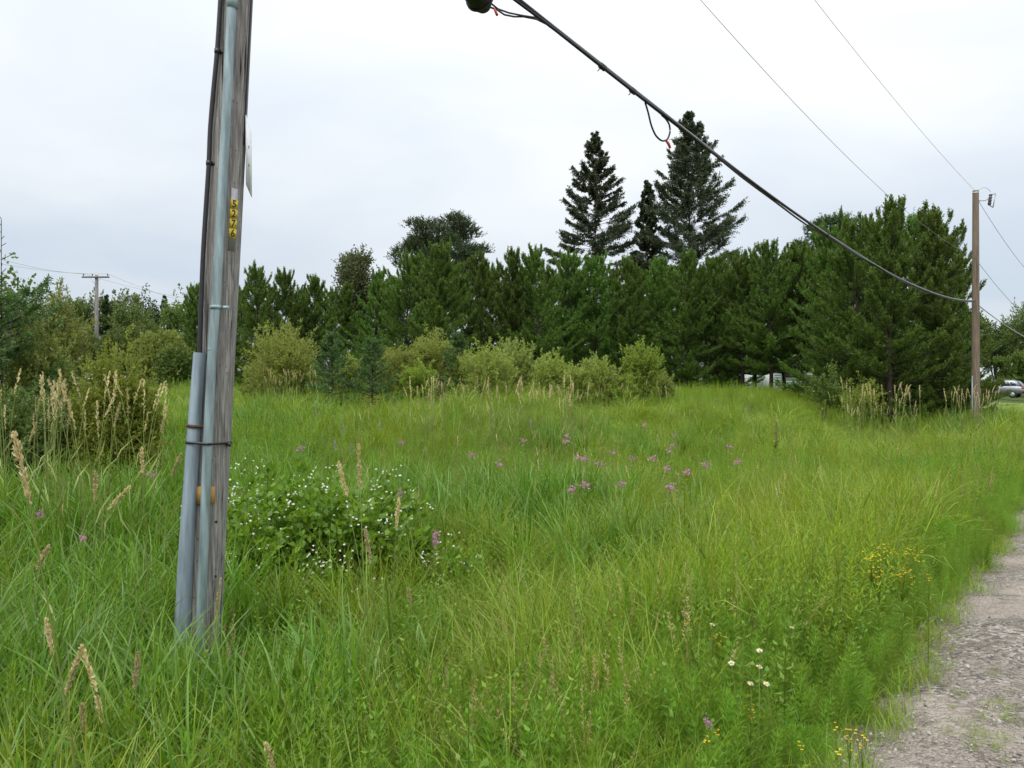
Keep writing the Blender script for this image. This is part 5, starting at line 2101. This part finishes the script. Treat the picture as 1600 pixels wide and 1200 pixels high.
# daisies and yellow flowers
def daisy(seed):
    g_ = np.random.default_rng(seed)
    st, pt, ce = MB(), MB(), MB()
    tip = np.array([g_.normal(0, .03), g_.normal(0, .03), .5])
    tube(st, [(0, 0, 0), tip * np.array([.3, .3, .5]), tip], [.0025, .002, .0016], 4, False)
    az = np.arange(16) * 2 * PI / 16
    nd = norm(np.array([g_.normal(0, .2), -.45, .9]))
    x_ = norm(np.cross(nd, [1, 0, .1]))
    y_ = np.cross(nd, x_)
    leaves(pt, np.repeat([tip], 16, 0), x_ * np.cos(az)[:, None] + y_ * np.sin(az)[:, None] + nd * .1, .0155, .0056, g=g_, fold=.02)
    tube(ce, [tip, tip + nd * .004, tip + nd * .006], [.006, .005, .002], 8)
    return st, pt, ce


G_D = 'white daisies near the gravel'
ds = [(1204, 1016, 'highest white daisy in the right foreground grass'), (1162, 1041, 'left white daisy in the right foreground grass'), (1186, 1050, 'middle daisy beside the lone left one'),
      (1180, 1062, 'lowest small daisy of the left three'), (1218, 1072, 'largest white daisy, nearest to the gravel'), (1108, 982, 'white daisy beside the yellow flat heads in the middle foreground'), (1242, 978, 'faint white daisy before the leafy weeds')]
dm_ = [daisy(770 + k) for k in range(3)]
df = {}
for k, (px, py, lb) in enumerate(ds):
    X, d = place(px, py, .5)
    q = k % 3
    if q not in df:
        t = thing('daisy', lb, 'flower', (X, d, gz(X, d)), 0, G_D)
        dm_[q][0].obj('stem', M['stalk'], t)
        dm_[q][1].obj('petals', M['petalw'], t)
        dm_[q][2].obj('centre', M['petaly'], t)
        df[q] = t
    else:
        dup(df[q], (X, d, gz(X, d)), g.uniform(-.8, .8), (1, 1, 1), lb, G_D)


def yellow(seed, n=26, wid=.05):
    g_ = np.random.default_rng(seed)
    st, pt = MB(), MB()
    H = .5
    tube(st, [(0, 0, 0), (.01, 0, H * .7)], [.003, .002], 4, False)
    for q in range(n):
        r_ = wid * math.sqrt(g_.uniform(0, 1))
        a = g_.uniform(0, 6.28)
        c = np.array([r_ * math.cos(a), r_ * math.sin(a), H + g_.normal(0, .022)])
        tube(st, [(.01, 0, H * .7), c], [.0012, .001], 3, False)
        az = np.arange(5) * 2 * PI / 5
        leaves(pt, np.repeat([c], 5, 0), np.stack([np.cos(az), np.sin(az), .25 + 0 * az], -1), .0072, .006, g=g_)
    nl = 24
    t = np.linspace(.15, .8, nl)
    az = np.arange(nl) * 2.4
    leaves(st, np.stack([0 * t, 0 * t, H * t], -1), np.stack([np.cos(az), np.sin(az), .5 + 0 * az], -1), .06, .012, up=.7, g=g_)
    return st, pt


G_Yw = 'yellow wildflowers near the gravel'
yl = [(1390, 862, 'left head of the upper yellow flower patch by the gravel'), (1428, 868, 'right head of the upper yellow flower patch'),
      (1372, 898, 'left head of the lower yellow flower patch by the gravel'), (1410, 898, 'right head of the lower yellow flower patch'), (1362, 872, 'yellow head left of the upper patch'),
      (1055, 1020, 'flat yellow-green head in the middle foreground'), (1085, 977, 'yellow flat heads beside a white daisy'), (1122, 1002, 'single orange-yellow flower in the middle foreground'),
      (1305, 1142, 'yellow flower at the gravel tip, upper'), (1330, 1150, 'yellow flower at the gravel tip, right'), (1312, 1182, 'yellow cluster at the bottom edge beside the gravel'),
      (1345, 1165, 'yellow flower rightmost beside the gravel'), (1105, 1160, 'yellow flower near the bottom edge left'), (1122, 1156, 'yellow flower near the bottom edge right'), (1172, 1116, 'yellow flower above the bottom pair'),
      (1044, 973, 'small yellow dot flower left of the flat heads'), (1079, 950, 'small yellow dot flower above the flat heads'), (1250, 1170, 'yellow flower on the bottom edge below the daisies'),
      (1460, 775, 'yellow flower on the verge beyond the yellow patches'), (1500, 738, 'yellow flower far up the verge'), (1338, 935, 'yellow flower in the leafy weeds below the yellow patches'), (1290, 962, 'yellow flower in the leafy weeds left of the gravel'), (1450, 905, 'yellow flower close to the gravel edge'),
      (1218, 716, 'yellow flower in the far right grass'), (1398, 740, 'yellow flower far off by the road')]
ym = [yellow(780 + k, n, w) for k, (n, w) in enumerate(((18, .075), (10, .03), (4, .014)))]
yf = {}
for k, (px, py, lb) in enumerate(yl):
    H = .55 if py < 930 else .4
    X, d = place(px, py, H)
    q = 0 if k < 8 and k not in (5,) else (1 if k in (5, 9, 11, 19, 20, 14) else 2)
    s = H / .5
    if q not in yf:
        t = thing('yellow_wildflower', lb, 'flower', (X, d, gz(X, d)), 0, G_Yw)
        ym[q][0].obj('stem', M['golden'], t)
        ym[q][1].obj('blossom', M['petaly'], t)
        t.scale = (s, s, s)
        yf[q] = t
    else:
        dup(yf[q], (X, d, gz(X, d)), g.uniform(0, 6), (s, s, s), lb, G_Yw)

# tall mullein spike in the right field and pale rock by the willow
mb = MB()
X, d = place(1213, 655, 1.25)
ml = thing('mullein', 'tall pale green flower spike alone in the right of the field', 'plant', (X, d, gz(X, d)))
g = np.random.default_rng(5)
tube(mb, [(0, 0, 0), (.01, 0, .6), (0, 0, 1.2)], [.007, .006, .005], 6, False)
nl = 46
t = g.uniform(.1, .6, nl)
az = g.uniform(0, 6.28, nl)
leaves(mb, np.stack([0 * t, 0 * t, 1.2 * t], -1), np.stack([np.cos(az), np.sin(az), .7 + 0 * az], -1), .2 * (1.1 - t), .06, up=.7, g=g)
mb.obj('stem', M['decidbr'], ml)
mb = MB()
nl = 260
t = g.uniform(.52, 1, nl)
az = g.uniform(0, 6.28, nl)
leaves(mb, np.stack([.012 * np.cos(az), .012 * np.sin(az), 1.22 * t], -1), np.stack([np.cos(az), np.sin(az), .9 + 0 * az], -1), .04, .02, g=g)
mb.obj('flower_spike', M['spike'], ml)

bm = bmesh.new()
bmesh.ops.create_icosphere(bm, subdivisions=3, radius=1)
for v in bm.verts:
    n_ = 1 + .18 * math.sin(v.co.x * 3 + 1) * math.cos(v.co.y * 4) + .1 * math.sin(v.co.z * 5)
    v.co = Vector((v.co.x * .2 * n_, v.co.y * .16 * n_, v.co.z * .13 * n_))
me = bpy.data.meshes.new('pale_rock')
bm.to_mesh(me)
bm.free()
me.materials.append(plain('pale_stone', (.5, .49, .47), .9, 0, .2, 12, .4))
rk = bpy.data.objects.new('pale_rock', me)
d = 19.0
X = (392 - 800) / FPX * d
rk.location = (X, d, EYE - 3 / FPX * d - .06)
rk.location.z = gz(X, d) + .05
COL.objects.link(rk)
tag(rk, 'pale rock showing in the grass right of the near pole', 'rock')

# ------------------------------------------------------------------ pale house behind the pines
HD = 62.0
hx = (1196 - 800) / FPX * HD
hz = gz(hx, HD)
house = thing('pale_house', 'pale single-storey house glimpsed between the pine trunks', 'house', (hx, HD, hz))
wallm = plain('pale_siding', (.30, .36, .35), .6, 0, .06, 3)
roofm = plain('grey_shingle', (.14, .14, .15), .9, 0, .3, 10, .3)
mb = MB()
box(mb, (0, 3.5, 1.35), (7.4, 7, 2.9))
for k in range(14):                                   # lap siding courses
    box(mb, (0, -.012, .1 + k * .2), (7.4, .03, .195), (R(-1.2), 0, 0))
mb.add([(-3.7, 0.02, 2.8), (3.7, 0.02, 2.8), (3.7, 6.98, 2.8), (-3.7, 6.98, 2.8), (-3.7, 3.5, 4.6), (3.7, 3.5, 4.6)], None, [(0, 4, 3), (1, 2, 5)])
mb.obj('wall', wallm, house)
mb = MB()
for s in (-1, 1):
    box(mb, (0, 3.5 + s * 1.95, 3.62), (8.2, 4.5, .12), (R(-27 * s), 0, 0))
mb.obj('roof', roofm, house)
for x in (-1.6, 1.9):
    mb = MB()
    box(mb, (x, -.05, 1.55), (1.25, .08, 1.15))
    w_ = mb.obj('window', M['white'], house)
    mb = MB()
    box(mb, (x, -.10, 1.55), (1.08, .02, .98))
    mb.obj('pane', plain('window_glass', (.05, .06, .07), .08, 0, .1, 5, spec=.8), w_)
mb = MB()
box(mb, (.2, -.05, 1.0), (.95, .08, 2.05))
dr_o = mb.obj('door', M['white'], house)
mb = MB()
tube(mb, [(.55, -.09, .98), (.55, -.14, .98)], .03, 8)
mb.obj('handle', M['alu'], dr_o)
shx = (1166 - 800) / FPX * 58
mb = MB()
shed = thing('small_shed', 'small pale shed at the left of the house behind the pines', 'shed', (shx, 58, gz(shx, 58)))
box(mb, (0, 1, .9), (1.9, 2, 1.9))
mb.obj('wall', plain('grey_boards', (.42, .46, .45), .8, 0, .12, 6), shed)
mb = MB()
for s in (-1, 1):
    box(mb, (s * .53, 1, 2.12), (1.2, 2.3, .07), (0, R(27 * s), 0))
mb.obj('roof', roofm, shed)
mb = MB()
box(mb, (0, -.02, .8), (.8, .05, 1.6))
mb.obj('door', M['white'], shed)

# ------------------------------------------------------------------ parked SUV
CD = 75.0
cxp = (1560 - 800) / FPX * CD
cz = gz(cxp, CD)
car = thing('parked_car', 'silver sport utility car parked beyond the brown pole, half hidden by grass', 'car', (cxp, CD, cz + .02), R(-46))
paint = plain('silver_paint', (.30, .315, .35), .28, .55, .04, 4, spec=.6)
glassm = plain('car_glass', (.03, .035, .045), .06, 0, .1, 4, spec=.9)
blackm = plain('black_plastic', (.02, .02, .02), .6, 0, .1)
redl = plain('tail_light_red', (.45, .03, .04), .25, 0, .1)
# side outline, front at -x, rear at +x
lower = [(-2.28, .42), (-2.30, .75), (-2.18, .95), (-1.2, 1.07), (-.9, 1.10), (1.75, 1.12), (2.18, 1.06), (2.30, .8), (2.27, .42)]
m_ = MB()


def loft(mb_, outline, ys_, scale_fn):
    n = len(outline)
    V = []
    for y in ys_:
        for (x, z) in outline:
            V.append(scale_fn(x, y, z))
    Qs = []
    for r_ in range(len(ys_) - 1):
        for k in range(n):
            Qs.append((r_ * n + k, r_ * n + (k + 1) % n, (r_ + 1) * n + (k + 1) % n, (r_ + 1) * n + k))
    b0 = len(V)
    cxm = np.mean([p[0] for p in outline])
    czm = np.mean([p[1] for p in outline])
    V.append(scale_fn(cxm, ys_[0], czm))
    V.append(scale_fn(cxm, ys_[-1], czm))
    T = []
    for k in range(n):
        T.append((b0, (k + 1) % n, k))
        T.append((b0 + 1, (len(ys_) - 1) * n + k, (len(ys_) - 1) * n + (k + 1) % n))
    mb_.add(V, Qs, T)


loft(m_, lower, [-.92, -.88, -.5, .5, .88, .92], lambda x, y, z: (x * (1 - .04 * (abs(y) > .8) - .03 * (abs(y) > .9)), y, z if z < .9 else z - .03 * (abs(y) > .9)))
cabin = [(-1.12, 1.07), (-.32, 1.62), (.1, 1.69), (1.35, 1.68), (1.62, 1.62), (2.1, 1.08)]
loft(m_, cabin, [-.84, -.62, .62, .84], lambda x, y, z: (x, y * (1.0 if z < 1.2 else .93), z - (.03 if abs(y) > .7 and z > 1.3 else 0)))
m_.obj('body', paint, car)
for s in (-1, 1):
    for pl in ([(-.82, 1.13), (-.28, 1.53), (.22, 1.56), (.22, 1.13)], [(.30, 1.13), (.30, 1.56), (1.05, 1.56), (1.2, 1.17)], [(1.3, 1.2), (1.16, 1.55), (1.42, 1.52), (1.72, 1.24)]):
        m_ = MB()
        V = [(x, s * (.855 - .10 * (z - 1.1)), z) for x, z in pl] + [(x, s * (.83 - .10 * (z - 1.1)), z) for x, z in pl]
        m_.add(V, [(0, 1, 2, 3), (7, 6, 5, 4), (0, 4, 5, 1), (1, 5, 6, 2), (2, 6, 7, 3), (3, 7, 4, 0)])
        m_.obj('side_window', glassm, car)
    m_ = MB()
    tube(m_, [(-.2, s * .66, 1.73), (1.3, s * .66, 1.72)], .022, 6)
    m_.obj('roof_rail', M['alu'], car)
    m_ = MB()
    box(m_, (2.2, s * .74, .98), (.14, .26, .2))
    m_.obj('tail_light', redl, car)
    m_ = MB()
    box(m_, (-2.2, s * .7, .82), (.14, .3, .14))
    m_.obj('headlight', M['white'], car)
    m_ = MB()
    box(m_, (-.72, s * .98, 1.15), (.14, .16, .12))
    m_.obj('wing_mirror', paint, car)
    for x in (-1.38, 1.38):
        m_ = MB()
        tube(m_, [(x, s * .70, .34), (x, s * .72, .34), (x, s * .92, .34), (x, s * .94, .34)], [.30, .345, .345, .30], 20)
        wl_ = m_.obj('wheel', blackm, car)
        m_ = MB()
        tube(m_, [(x, s * .93, .34), (x, s * .955, .34)], [.21, .19], 12)
        m_.obj('rim', M['alu'], wl_)
m_ = MB()
m_.add([(2.14, -.62, 1.12), (2.14, .62, 1.12), (1.68, .58, 1.6), (1.68, -.58, 1.6)], [(0, 1, 2, 3)])
m_.V[0] = m_.V[0] + np.array([.02, 0, .015])
m_.obj('rear_window', glassm, car)
for nm_, c_, s_ in (('bumper', (2.27, 0, .55), (.12, 1.7, .2)), ('bumper', (-2.27, 0, .55), (.12, 1.7, .22)), ('sill_trim', (0, -.93, .42), (2.2, .04, .14))):
    m_ = MB()
    box(m_, c_, s_)
    m_.obj(nm_, blackm, car)
